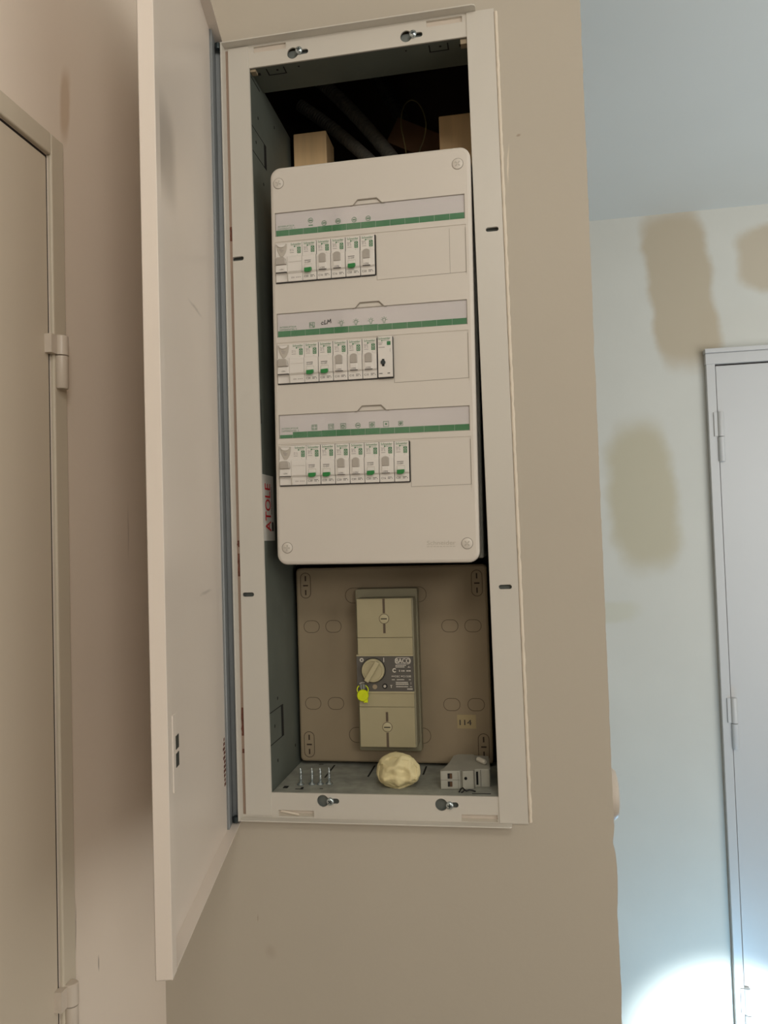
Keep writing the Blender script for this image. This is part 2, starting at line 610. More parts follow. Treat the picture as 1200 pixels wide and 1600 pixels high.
f = MB().prism([(-0.0629, FZ0), (FX1, FZ0), (FX1, FZ1), (-0.0571, FZ1)], -0.0006, 0.0016)
fr = f.build('frame', 'frame_enamel', CAB)
c = MB()
c.box(OX0, OX1, -0.02, 0.02, OZ0, OZ1)
KEY = [(0.0315, 2.1585, 1), (0.1740, 2.1585, 1), (0.0385, 1.2410, 1), (0.1805, 1.2395, 1)]
for kx, kz, sg in KEY:
    c.prism(circ(kx, kz, 0.0072, 24), -0.02, 0.02)
    c.prism(rrect(kx + 0.003, kx + 0.0200, kz - 0.0031, kz + 0.0031, 0.003), -0.02, 0.02)
for sx_, sz_ in ((-0.0470, 1.9068), (-0.0468, 1.4894), (0.2672, 1.9108), (0.2648, 1.4907)):
    c.prism(rrect(sx_ - 0.0075, sx_ + 0.0075, sz_ - 0.0026, sz_ + 0.0026, 0.0025), -0.02, 0.02)
NOT = [(-0.019, 0.023, 2.1660, 2.1735), (0.199, 0.242, 2.1660, 2.1735), (-0.017, 0.027, 1.2220, 1.2292), (0.2035, 0.245, 1.2210, 1.2290)]
for x0, x1, z0, z1 in NOT:
    c.box(x0, x1, -0.02, 0.02, z0, z1)
cut(fr, c)
# projecting lips: left, top, bottom
lip = MB()
def FL(z):
    # the left edge of the frame hangs plumb although the rest is tilted
    return -0.0600 + (z - 1.7) * 0.006


def left_strip(mb, a0, a1, y0, y1, z0, z1):
    vs = []
    for z in (z0, z1):
        for x, y in ((FL(z) + a0, y0), (FL(z) + a1, y0), (FL(z) + a1, y1), (FL(z) + a0, y1)):
            vs.append((x, y, z))
    mb._add(vs, [(0, 1, 2, 3), (4, 5, 6, 7), (0, 1, 5, 4), (1, 2, 6, 5), (2, 3, 7, 6), (3, 0, 4, 7)])


left_strip(lip, -0.0012, 0.0006, -0.013, 0.0016, FZ0 - 0.001, FZ1 + 0.001)
lip.prism([(FL(FZ1), -0.0130), (0.2545, -0.0130), (0.2572, -0.0118), (0.2585, -0.0090), (0.2585, 0.0016), (FL(FZ1), 0.0016)],
          FZ1 - 0.0008, FZ1 + 0.0008, 'z')
lip.prism([(FL(FZ0), -0.0130), (0.2590, -0.0130), (0.2610, -0.0110), (0.2610, 0.0016), (FL(FZ0), 0.0016)], FZ0 - 0.0008, FZ0 + 0.0008, 'z')
lip.build('frame_lip', 'frame_enamel', fr, bevel=0.0004)
# face columns stand 1 mm proud, with the groove to their left
colm = MB()
cz0, cz1 = FZ0 + 0.003, FZ1 - 0.0022
colm.prism([(FL(cz0) + 0.0050, cz0), (OX0 - 0.0004, cz0), (OX0 - 0.0004, cz1), (FL(cz1) + 0.0050, cz1)], -0.0018, -0.0004)
colm.box(OX1 + 0.0004, FX1, -0.0018, -0.0004, FZ0 + 0.001, FZ1 - 0.001)
cc = colm.build('frame_column', 'frame_enamel', fr, bevel=0.0004)
c = MB()
for sx_, sz_ in ((-0.0470, 1.9068), (-0.0468, 1.4894), (0.2672, 1.9108), (0.2648, 1.4907)):
    c.prism(rrect(sx_ - 0.0075, sx_ + 0.0075, sz_ - 0.0026, sz_ + 0.0026, 0.0025), -0.02, 0.02)
cc.modifiers.clear()
cut(cc, c)
gm = MB()
left_strip(gm, 0.0014, 0.0046, -0.0010, -0.0004, FZ0 + 0.004, FZ1 - 0.004)
gm.build('frame_groove', 'groove_rust', fr)
for z0, z1 in ((1.512, 1.540), (1.548, 1.556), (1.93, 1.948), (1.318, 1.352), (1.297, 1.302)):
    r = MB()
    pp = []
    for i in range(9):
        z = z0 + (z1 - z0) * i / 8
        pp.append((FL(z) + 0.0022 + 0.0020 * noise.noise(Vector((z * 400, 0, 0))), z))
    left = [(FL(z) + 0.0046, z) for _, z in pp][::-1]
    r.prism(pp + left, -0.0014, -0.0009)
    r.build('rust_patch', 'rust_spot', fr)
# filler bead along the right edge
tp = [(FX1 + 0.0022 + 0.0006 * noise.noise(Vector((0, i * .7, 0))), 0.0006, FZ0 + 0.002 + (FZ1 - FZ0 - 0.006) * i / 160) for i in range(161)]
MB().tube(tp, 0.0024, 8, rf=lambda i: 0.0021 + 0.0009 * noise.noise(Vector((i * .4, 2, 0)))).build('filler_bead', 'filler_bead', fr, smooth=True)
# galvanised strip and filler seen through the holes of the frame
g_ = MB()
g_.box(FX0 + 0.006, OX0 - 0.002, 0.0050, 0.0062, FZ0 + 0.001, FZ1 - 0.001)
g_.box(OX1 + 0.002, FX1 - 0.002, 0.0050, 0.0062, FZ0 + 0.001, FZ1 - 0.001)
g_.box(OX0, OX1, 0.0050, 0.0062, OZ1 + 0.002, FZ1 - 0.012)
g_.box(OX0, OX1, 0.0050, 0.0062, FZ0 + 0.012, OZ0 - 0.002)
g_.build('backing_strip', 'galvanised', fr)
for x0, x1, z0, z1 in NOT:
    MB().box(x0 - 0.002, x1 + 0.002, 0.0018, 0.0034, z0 - 0.001, z1 + 0.001).build('notch_filler', 'hinge_paint', fr)
g_ = MB()
g_.tube([(-0.014, 0.001, 1.2275), (-0.004, 0.0002, 1.2262), (0.008, 0.0006, 1.2238)], 0.0014, 6)
g_.build('filler_crumb', 'filler_bead', fr)


def phillips_screw(x, z, y, r, m, parent, name='screw', cross='zinc_dark', rot=0.6):
    s = MB().lathe([(r * .75, y + 0.003), (r, y), (r * .97, y - 0.0012), (r * .75, y - 0.0022), (r * .35, y - 0.0027), (0, y - 0.0028)],
                   'y', (x, 0, z), 24)
    o = s.build(name, m, parent, smooth=True)
    k = MB()
    T = Matrix.Translation((x, 0, z)) @ Matrix.Rotation(rot, 4, 'Y')
    k.box(-r * .52, r * .52, y - 0.0031, y - 0.002, -r * .12, r * .12, T)
    k.box(-r * .12, r * .12, y - 0.00312, y - 0.002, -r * .52, r * .52, T)
    k.build('cross_recess', cross, o)
    return o


for i, (kx, kz, sg) in enumerate(KEY):
    o = phillips_screw(kx + (0.0085, 0.0085, 0.0095, 0.0100)[i], kz + (0.0012, 0.0005, 0.0002, 0.0)[i], -0.0022, 0.0046, 'zinc', CAB, 'screw', rot=.3 + i)
    o['label'] = 'zinc cross-head screw'

# tub
tub = MB()
TD = 0.180
tub.box(OX0 - 0.0022, OX0 - 0.0006, 0.0018, TD, OZ0 - 0.004, OZ1 + 0.004)       # left panel
tub.box(OX1 + 0.0006, OX1 + 0.0022, 0.0018, TD, OZ0 - 0.004, OZ1 + 0.004)       # right panel
tub.box(OX0, OX1, 0.0018, 0.055, OZ1 + 0.0002, OZ1 + 0.0015)                    # top lip
tub.box(OX0, OX1, 0.0018, 0.0024, OZ1 + 0.0002, OZ1 + 0.006)
tb = tub.build('tub', 'tub_steel', CAB)
MB().box(OX0, OX1, 0.0018, 0.139, OZ0 - 0.0030, OZ0 - 0.0005).build('tub_floor', 'tub_floor_steel', CAB)
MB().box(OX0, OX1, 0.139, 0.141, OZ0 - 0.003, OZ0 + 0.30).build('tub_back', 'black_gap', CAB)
# knock-outs and holes in the sheet metal
XL = OX0 - 0.0006


class Slots:
    """every punched hole or cut line is a mesh of its own"""

    def box(self, *a):
        MB().box(*a).build('punched_slot', 'black_gap', tb)

    def prism(self, *a):
        MB().prism(*a).build('punched_hole', 'black_gap', tb)


k = Slots()


def ko_left(y0, y1, z0, z1):
    t = 0.0011
    k.box(XL, XL + 0.0002, y0, y1, z1 - t, z1)
    k.box(XL, XL + 0.0002, y0, y1, z0, z0 + t)
    k.box(XL, XL + 0.0002, y1 - 0.0090, y1, z0, z1)


ko_left(0.004, 0.060, 2.045, 2.078)
ko_left(0.004, 0.058, 1.304, 1.344)
for y, z in ((0.0192, 2.0429 + 0.02), (0.0364, 1.3554), (0.0301, 1.2796), (0.107, 1.278), (0.022, 1.324), (0.03, 2.10), (0.10, 2.125), (0.045, 2.02)):
    k.prism(circ(y, z, 0.0016, 10, ry=0.0022), XL, XL + 0.0002, 'x')
k.box(XL, XL + 0.0002, 0.006, 0.040, 2.1405, 2.1420)
k.box(XL, XL + 0.0002, 0.004, 0.006, 1.70, 1.73)
zt = OZ1 + 0.0002
for cx in (0.006, 0.212):                      # top lip tabs
    k.box(cx - 0.012, cx - 0.0105, 0.006, 0.020, zt - 0.0002, zt)
    k.box(cx + 0.0105, cx + 0.012, 0.006, 0.020, zt - 0.0002, zt)
    k.box(cx - 0.012, cx + 0.012, 0.0185, 0.020, zt - 0.0002, zt)
    k.prism(circ(cx + 0.002, 0.011, 0.0016, 10), zt - 0.0002, zt, 'z')
k.prism(circ(0.036, 0.010, 0.0012, 10), zt - 0.0002, zt, 'z')
k.prism(circ(0.172, 0.010, 0.0012, 10), zt - 0.0002, zt, 'z')
k.box(OX0 + 0.002, OX0 + 0.010, 0.012, 0.017, zt - 0.0002, zt)
k.box(OX1 - 0.010, OX1 - 0.002, 0.012, 0.017, zt - 0.0002, zt)
zf = OZ0 - 0.0005
for x0, y0, x1, y1 in ((0.0256, 0.062, 0.0256, 0.116), (0.0806, 0.068, 0.0806, 0.116), (0.150, 0.080, 0.150, 0.116)):
    k.box(x0 - 0.0011, x1 + 0.0011, y0, y1, zf, zf + 0.0002)
for x0, y0, x1, y1 in ((-0.017, 0.018, -0.011, 0.026), (0.000, 0.0145, 0.010, 0.0165), (0.006, 0.015, 0.009, 0.023), (0.030, 0.018, 0.034, 0.0195),
                       (0.003, 0.118, 0.009, 0.120), (0.216, 0.010, 0.238, 0.012)):
    k.box(x0, x1, y0, y1, zf, zf + 0.0002)
# small corner clips under the top lip
MB().box(OX0, OX0 + 0.007, 0.003, 0.012, OZ1 - 0.003, OZ1).build('corner_clip', 'aged_plastic', tb)
MB().box(OX1 - 0.008, OX1, 0.003, 0.012, OZ1 - 0.006, OZ1).build('corner_clip', 'aged_plastic', tb)
# sticker on the left panel, lettering runs upwards
stk = MB().box(XL, XL + 0.0002, 0.002, 0.0455, 1.5545, 1.6370).build('sticker', 'sticker', tb)
# text built on the y plane, turned to face +x with its baseline vertical
TM = Matrix(((0, -1, 0, 0), (0, 0, -1, 0), (1, 0, 0, 0), (0, 0, 0, 1)))


def side_text(mb, s, z0, z1, ya, yb, x):
    """letters on the plane x, read bottom to top, letter tops towards ya"""
    vs, fs = text_mesh(s)
    ax, bx = min(v.x for v in vs), max(v.x for v in vs)
    az, bz = min(v.y for v in vs), max(v.y for v in vs)
    o = [(x, yb + (v.y - az) / (bz - az) * (ya - yb), z0 + (v.x - ax) / (bx - ax) * (z1 - z0)) for v in vs]
    mb._add(o, fs)


t = MB()
side_text(t, 'ATOLE', 1.566, 1.626, 0.010, 0.031, XL + 0.0004)
side_text(t, 'ATOLE', 1.5663, 1.6263, 0.0104, 0.0312, XL + 0.00045)
t.build('sticker_lettering', 'red_ink', tb)
t = MB()
for i in range(16):
    z = 1.588 + i * 0.0022
    t.box(XL + 0.0002, XL + 0.0004, 0.034, 0.0362, z, z + 0.0015)
t.box(XL + 0.0002, XL + 0.0004, 0.034, 0.041, 1.5665, 1.578)
t.build('sticker_small_print', 'ink', tb)

# ---- door leaf, swung open
HP = Vector((-0.0618, -0.0005))
TP = Vector((0.0045, -0.3322))
LU = (TP - HP).normalized()
LN = Vector((LU.y, -LU.x))           # towards the outer face (left)
LW = (TP - HP).length
LZ0, LZ1 = 1.2130, 2.1840
LM = TILT.inverted() @ Matrix(((LU.x, LN.x, 0, HP.x), (LU.y, LN.y, 0, HP.y), (0, 0, 1, 0), (0, 0, 0, 1)))   # (u, v, z) -> cabinet
TK = 0.0130
l = MB()
l.box(0.0, LW, TK - 0.001, TK, LZ0, LZ1, LM)
l.box(LW - 0.001, LW, 0.0, TK, LZ0, LZ1, LM)
l.box(0.0, LW, 0.0, TK, LZ0, LZ0 + 0.001, LM)
l.box(0.0, LW, 0.0, TK, LZ1 - 0.001, LZ1, LM)
l.box(LW - 0.014, LW, -0.0004, 0.0008, LZ0 + 0.0, 1.409, LM)
l.box(LW - 0.014, LW, -0.0004, 0.0008, 1.409, LZ1, LM)
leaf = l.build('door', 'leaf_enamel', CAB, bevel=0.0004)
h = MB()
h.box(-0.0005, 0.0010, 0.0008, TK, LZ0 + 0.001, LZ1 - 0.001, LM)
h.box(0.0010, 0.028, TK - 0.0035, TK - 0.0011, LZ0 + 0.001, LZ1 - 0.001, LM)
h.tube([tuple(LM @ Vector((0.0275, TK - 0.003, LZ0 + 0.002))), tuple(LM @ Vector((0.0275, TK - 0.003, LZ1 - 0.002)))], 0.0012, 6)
h.build('hinge_side_strip', 'hinge_strip_grey', leaf)  # blue-grey strip along the hinge side of the leaf
for zz in (FZ0 + 0.001, FZ1 - 0.002):
    MB().lathe([(0.0035, zz - 0.004), (0.0038, zz - 0.003), (0.0038, zz + 0.003), (0.002, zz + 0.004)], 'z', (FL(zz) - 0.0050, -0.0095, 0), 16).build(
        'hinge_pin', 'zinc_dark', leaf, smooth=True)
lp = MB()
lp.box(LW - 0.0270, LW - 0.014, -0.0010, 0.0006, 1.352, 1.414, LM)
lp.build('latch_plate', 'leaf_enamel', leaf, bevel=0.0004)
lp = MB()
for z0, z1 in ((1.3845, 1.3955), (1.3700, 1.3812)):
    lp.box(LW - 0.0320, LW - 0.0220, -0.0012, -0.0009, z0, z1, LM)
lp.build('latch_hole', 'zinc_dark', leaf)
# stack of short red marks beside the hinge and a drip of paint
lp = MB()
for i in range(11):
    z = 1.268 + i * 0.0052
    lp.box(0.0295 + 0.004 * random.random(), 0.038 + 0.006 * random.random(), TK - 0.0013, TK - 0.00105, z, z + 0.0035, LM)
lp.build('red_marks', 'rust_spot', leaf)
lp = MB()
lp.lathe([(0.0002, 1.272), (0.0012, 1.262), (0.0024, 1.254), (0.0026, 1.250), (0.0014, 1.2475), (0.0, 1.2470)], 'z',
         tuple(LM @ Vector((0.034, TK - 0.0012, 0))), 12)
lp.build('paint_drip', 'filler_bead', leaf, smooth=True)

# ================================================================== DISTRIBUTION BOARD
def rot_yxz(rx, ry, rz):
    return Matrix.Rotation(rz, 4, 'Z') @ Matrix.Rotation(rx, 4, 'X') @ Matrix.Rotation(ry, 4, 'Y')


BM = Matrix.Translation((0.0011, -0.0031, 1.9282)) @ rot_yxz(0.0147, 0.012, -0.0231)
BRD = thing('distribution_board', 'grey-white distribution board with three rows of breakers, above the old brown panel', 'fuse box', BM)
PX0, PX1, PZ0, PZ1 = -0.0057, 0.2416, -0.4048, 0.0858
cp = MB()
R0 = 0.0130
rings = [(0.0, 0.0), (0.0, 0.0)]
# front cover: rounded slab with a softened front rim
prof = [(0.0040, 0.0), (0.0016, 0.0007), (0.0004, 0.0020), (0.0, 0.0042), (0.0, 0.0300)]
vs, fs = [], []
nr = None
for ins, y in prof:
    ring = rrect(PX0 + ins, PX1 - ins, PZ0 + ins, PZ1 - ins, R0 - ins, 7)
    nr = len(ring)
    vs += [(x, y, z) for x, z in ring]
for j in range(len(prof) - 1):
    for i in range(nr):
        q = (i + 1) % nr
        fs.append((j * nr + i, j * nr + q, (j + 1) * nr + q, (j + 1) * nr + i))
fs.append(tuple(range(nr)))
fs.append(tuple(range((len(prof) - 1) * nr, len(prof) * nr))[::-1])
cp._add(vs, fs)
cover = cp.build('cover', 'cover_plastic', BRD)
ROWX = (0.1262, 0.1447, 0.1623)       # right end of the modules of each row
c = MB()
for kk in range(3):
    z = -0.125 * kk
    c.box(0.0, 0.2340, -0.002, 0.0016, z - 0.0002, z + 0.0292)                       # label window
    c.prism([(0.0985, z + 0.029), (0.1350, z + 0.029), (0.1290, z + 0.0352), (0.1050, z + 0.0352)], -0.002, 0.0012)
    c.box(-0.0008, 0.2345, -0.002, 0.0007, z - 0.0672, z - 0.0070)                  # shallow ledge
for kk in range(3):
    z = -0.125 * kk
    c.box(-0.0004, ROWX[kk], -0.002, 0.0120, z - 0.0585, z - 0.0090)                # module aperture
cut(cover, c)
for p in cover.data.polygons:
    p.use_smooth = False
b = MB().box(0.0030, 0.2445, 0.0300, 0.1000, -0.4010, 0.0750).build('back_box', 'cover_body', BRD, bevel=0.002)

for sx_, sz_, ro in ((0.0054, 0.0656, .4), (0.2267, 0.0653, .75), (0.0079, -0.3840, .1), (0.2274, -0.3823, .8)):
    s = MB()
    s.lathe([(0.0062, 0.0005), (0.0062, -0.0006), (0.0056, -0.0010), (0, -0.0010)], 'y', (sx_, 0, sz_), 28)
    o = s.build('cover_screw', 'cover_plastic', BRD, smooth=True)
    k = MB()
    k.lathe([(0.0069, 0.0004), (0.0069, -0.00012), (0.0, -0.00012)], 'y', (sx_, 0, sz_), 28)
    k.build('screw_rim', 'cover_line', o)
    k = MB()
    T = Matrix.Translation((sx_, 0, sz_)) @ Matrix.Rotation(ro, 4, 'Y')
    for a in range(4):
        TT = T @ Matrix.Rotation(a * PI / 2, 4, 'Y')
        k.prism([(0.0006, -0.0005), (0.0034, -0.0009), (0.0038, 0.0), (0.0034, 0.0009), (0.0006, 0.0005)], -0.00125, -0.0009, M=TT)
    k.build('screw_cross', 'module_shade', o)

# embossed mark bottom right
t = MB().text('Schneider', 0.180, 0.214, -0.3835, -0.3785, -0.0001)
for i in range(9):
    t.box(0.180 + i * 0.0038, 0.183 + i * 0.0038, -0.0002, 0, -0.3858, -0.3850)
t.build('embossed_mark', 'cover_emboss', BRD)


def icon_socket(t, x, z):
    t.outline(circ(x, z, 0.0029, 16), 0.0005, 0.0010)
    t.outline([(x - 0.002, z), (x + 0.002, z)], 0.0005, 0.0010, closed=False)
    t.box(x - 0.0014, x - 0.0006, 0.0008, 0.0010, z - 0.0010, z + 0.0010)
    t.box(x + 0.0006, x + 0.0014, 0.0008, 0.0010, z - 0.0010, z + 0.0010)


def icon_bulb(t, x, z):
    t.outline(circ(x, z, 0.0019, 12, -0.9, PI + 0.9), 0.00045, 0.0010, closed=False)
    t.outline([(x - 0.0010, z - 0.0016), (x - 0.0008, z - 0.0036), (x + 0.0008, z - 0.0036), (x + 0.0010, z - 0.0016)], 0.00045, 0.0010, closed=False)
    for a in (0.0, 0.8, 1.57, 2.34, 3.14):
        t.outline([(x + 0.0027 * math.cos(a), z + 0.0027 * math.sin(a)), (x + 0.0038 * math.cos(a), z + 0.0038 * math.sin(a))], 0.0004, 0.0010, closed=False)


def icon_box(t, x, z, kind):
    s_ = 0.0031
    if kind != 'fan':
        t.outline([(x - s_, z - s_), (x + s_, z - s_), (x + s_, z + s_), (x - s_, z + s_)], 0.0004, 0.0010)
    if kind == 'hob':
        for a in (-1, 1):
            for bq in (-1, 1):
                t.outline(circ(x + a * 0.0015, z + bq * 0.0015, 0.0008, 8), 0.0004, 0.0010)
    elif kind == 'oven':
        t.outline([(x - s_, z + 0.0016), (x + s_, z + 0.0016)], 0.0004, 0.0010, closed=False)
        t.outline([(x - 0.0018, z - 0.002), (x + 0.0018, z - 0.002), (x + 0.0018, z + 0.0005), (x - 0.0018, z + 0.0005)], 0.0004, 0.0010)
    elif kind == 'dish':
        t.outline(circ(x - 0.0002, z - 0.0004, 0.0018, 10), 0.0005, 0.0010)
        t.outline([(x - 0.002, z + 0.001), (x + 0.002, z - 0.001)], 0.0004, 0.0010, closed=False)
    elif kind == 'wash':
        t.outline(circ(x, z - 0.0002, 0.0019, 12), 0.0005, 0.0010)
        t.outline(circ(x, z - 0.0002, 0.0009, 8), 0.0005, 0.0010)
    elif kind == 'heat':
        t.prism(circ(x, z, 0.0012, 8), 0.0008, 0.0010)
    elif kind == 'fan':
        for a in range(4):
            an = PI / 4 + a * PI / 2
            t.outline(circ(x + 0.0021 * math.cos(an), z + 0.0021 * math.sin(an), 0.0012, 8), 0.0004, 0.0010)
        t.prism(circ(x, z, 0.0006, 8), 0.0008, 0.0010)
    elif kind == 'door':
        t.text('N', x - 0.0024, x + 0.0006, z - 0.0018, z + 0.0024, 0.0010)
        t.outline([(x + s_ * .4, z + s_), (x + s_ * .4, z - s_), (x + s_, z - s_ * .2)], 0.0004, 0.0010, closed=False)


DIV = [.0173, .0358, .0541, .0722, .0902, .1081, .1264, .1440, .1622, .1796, .1975, .2158]
for kk in range(3):
    z = -0.125 * kk
    st = MB().box(0.0006, 0.2334, 0.0011, 0.0015, z + 0.0002, z + 0.0287).build('label_strip', 'label_paper', BRD)
    gb = MB()
    xs = [0.0008] + DIV + [0.2332]
    for i in range(13):
        zo = 0.0076 + (0.0003 if i in (3, 4, 5, 6) else 0)
        x0 = xs[i] + 0.00015
        if i == 0 and kk == 2:
            gb.box(x0, xs[i + 1] - 0.00015, 0.0009, 0.00112, z + 0.0004, z + 0.0044)
            continue
        gb.box(x0, xs[i + 1] - 0.00015, 0.0009, 0.00112, z + 0.0004, z + zo)
    gb.build('green_band', 'green_ink', st)
    t = MB()
    t.text('INTERRUPTEUR', 0.0035, 0.0245, z + 0.0112, z + 0.0131, 0.0011)
    t.text('DIFFERENTIEL %d' % (kk + 1), 0.0035, 0.0250, z + 0.0082, z + 0.0101, 0.0011)
    if kk == 0:
        for x, zz in ((.0454, .0162), (.0623, .0114), (.0800, .0120), (.1000, .0118), (.1174, .0117)):
            icon_socket(t, x, zz)
        for i in range(4):
            t.box(0.0428 + i * 0.0014, 0.0438 + i * 0.0014, 0.0008, 0.0010, 0.0095, 0.0110)
    elif kk == 1:
        icon_box(t, .0446, z + .0125, 'door')
        for x in (.0814, .0996, .1180, .1343):
            icon_bulb(t, x, z + 0.0125)
    else:
        for x, kind in ((.0450, 'hob'), (.0659, 'oven'), (.0811, 'dish'), (.0994, 'socket'), (.1167, 'wash'), (.1339, 'heat'), (.1517, 'fan')):
            if kind == 'socket':
                icon_socket(t, x, z + 0.0120)
            else:
                icon_box(t, x, z + 0.0121, kind)
    t.build('printed_icons', 'green_ink', st)
    if kk == 1:
        t = MB()
        yy = 0.0010
        zz = z + 0.0118
        t.outline([(.0590, zz + .0030), (.0574, zz + .0034), (.0562, zz + .0016), (.0570, zz + .0004), (.0588, zz + .0008)], .0008, yy, closed=False)
        t.outline([(.0608, zz + .0052), (.0602, zz + .0006), (.0624, zz + .0010)], .0009, yy, closed=False)
        t.outline([(.0636, zz + .0008), (.0648, zz + .0056), (.0660, zz + .0028), (.0680, zz + .0062), (.0684, zz + .0016)], .0009, yy, closed=False)
        t.build('handwritten_note', 'ink_black', st)
    # clear cover with its finger tab
    cl = MB()
    cl.box(0.0008, 0.2332, 0.0002, 0.0005, z + 0.0004, z + 0.0285)
    cl = cl.build('clear_cover', 'clear_plastic', BRD)
    tb_ = MB()
    tb_.tube([(0.0960, 0.0, z + 0.0285), (0.0995, -0.0002, z + 0.0290), (0.1052, -0.0006, z + 0.0350), (0.1288, -0.0006, z + 0.0350),
              (0.1345, -0.0002, z + 0.0290), (0.1380, 0.0, z + 0.0285)], 0.00055, 6)
    tb_.build('finger_tab', 'cover_line', cl)
    # darker lines: the window's recess shadow, drawn on, and the blanking plate's groove
    ln = MB()
    ln.outline([(0.0003, z + 0.0001), (0.0003, z + 0.0290), (0.2337, z + 0.0290), (0.2337, z + 0.0001)], 0.0006, 0.0002, closed=False)
    xa = ROWX[kk] + 0.0006
    ln.outline([(xa, z - 0.0105), (xa, z - 0.0640), (0.2338, z - 0.0632), (0.2338, z - 0.0105)], 0.00045, 0.0007, closed=False)
    if kk == 0:
        ln.outline([(0.2150, z - 0.0105), (0.2150, z - 0.0635)], 0.0003, 0.0007, closed=False)
    ln.build('window_outline', 'cover_line', BRD)

# ------------------------------------------------------------------ circuit breakers
MW = 0.0177
_cache = {}


def part(key, fn, name, m, parent, bevel=0.0, smooth=False):
    """one mesh per kind of part, shared by the copies"""
    if key not in _cache:
        o = fn().build(name, m, parent, bevel=bevel, smooth=smooth)
        _cache[key] = o
        return o
    o = _cache[key].copy()
    COL.objects.link(o)
    o.parent = parent
    return o


def body_profile():
    # (y, z) side profile; z = 0 at the module top
    return [(0.011, 0.0), (-0.0010, 0.0), (-0.0016, -0.0006), (-0.0016, -0.0165), (-0.0036, -0.0190), (-0.0036, -0.0370),
            (-0.0016, -0.0388), (-0.0016, -0.0476), (-0.0010, -0.0482), (0.011, -0.0482)]


def f_body(w_):
    return lambda: MB().prism(body_profile(), 0.0002, w_, 'x')


def f_logo(x0, x1):
    def g():
        t = MB().text('Schneider', x0, x1, -0.0040, -0.0013, -0.0017)
        t.box(x0 + 0.004, x0 + 0.0055, -0.00185, -0.0016, -0.0062, -0.0046)
        t.text('Electric', x0 + 0.0062, x1 - 0.0012, -0.0058, -0.0047, -0.0017)
        return t
    return g


def f_square(x0, two=True):
    def g():
        t = MB().prism(rrect(x0, x0 + 0.0044, -0.0142 if two else -0.0112, -0.0066, 0.0004, 3), -0.00180, -0.0016)
        return t
    return g


def f_square_mark(x0, two=True):
    def g():
        t = MB()
        t.outline([(x0 + .0010, -.0088), (x0 + .0022, -.0076), (x0 + .0034, -.0088), (x0 + .0034, -.0100), (x0 + .0010, -.0100)], .00035, -.0018)
        if two:
            t.outline([(x0 + .0012, -.0112), (x0 + .0032, -.0112), (x0 + .0032, -.0132), (x0 + .0012, -.0132)], .0003, -.0018)
        return t
    return g


def f_small(x0):
    def g():
        t = MB()
        for z, segs in ((-0.0104, ((0, .0022), (.0034, .0050))), (-0.0088, ((0, .0024), (.0034, .0046))), (-0.0128, ((0, .0052),))):
            for a, b_ in segs:
                t.box(x0 + a, x0 + b_, -0.0018, -0.0016, z - 0.00028, z + 0.00028)
        t.box(x0 + 0.0098, x0 + 0.0101, -0.0018, -0.0016, -0.0172, -0.0156)
        return t
    return g


def f_range(x0):
    return lambda: MB().text('Resi9', x0, x0 + 0.0046, -0.0080, -0.0064, -0.0017)


def f_rating(s):
    def g():
        t = MB().text(s, 0.0020, 0.0074, -0.0446, -0.0422, -0.0017)
        for x, zz in ((.0100, -.0424), (.0116, -.0424), (.0132, -.0424), (.0100, -.0440), (.0116, -.0440)):
            t.box(x, x + 0.0011, -0.0018, -0.0016, zz - 0.0004, zz + 0.0004)
        t.box(.0150, .0154, -0.0018, -0.0016, -.0446, -.0430)
        return t
    return g


def f_on_paddle():
    t = MB()
    out = [(0.0036, -0.0290), (0.0036, -0.0205)] + circ(0.0080, -0.0205, 0.0044, 8, PI, 0, ry=0.0030)[1:] + [(0.0124, -0.0290)]
    # wedge that stands out of the face
    t.prism(out, -0.0054, -0.0034)
    return t


def f_on_tab():
    t = MB().box(0.0036, 0.0124, -0.0052, -0.0034, -0.0372, -0.0292)
    return t


def f_on_text():
    t = MB().text('I.ON', 0.0050, 0.0106, -0.0366, -0.0346, -0.0053)
    t.box(0.0034, 0.0126, -0.0054, -0.0034, -0.0378, -0.0373)
    return t


def f_off_text():
    t = MB().text('O-OFF', 0.0036, 0.0112, -0.0278, -0.0258, -0.0037)
    t.box(0.0034, 0.0114, -0.0038, -0.0036, -0.0248, -0.0242)
    return t


def f_off_window():
    t = MB().outline([(0.0036, -0.0294), (0.0124, -0.0294), (0.0124, -0.0372), (0.0036, -0.0372)], 0.0004, -0.0036)
    return t


def f_off_tab():
    t = MB().box(0.0038, 0.0122, -0.0046, -0.0034, -0.0342, -0.0298)
    return t


def f_off_paddle():
    out = [(0.0036, -0.0345), (0.0126, -0.0340), (0.0126, -0.0364)] + [(0.0112, -0.0388), (0.0088, -0.0394), (0.0036, -0.0392)]
    return MB().prism(out, -0.0072, -0.0034)


def f_seam():
    # dark seam on the right flank of the module
    return MB().box(MW - 0.0001, MW + 0.0002, -0.0012, 0.010, -0.0480, -0.0004)


def f_shadow_line():
    return MB().box(0.0002, MW, -0.0010, 0.010, -0.0493, -0.0483)  # black strip drawn as the shadow line under the module


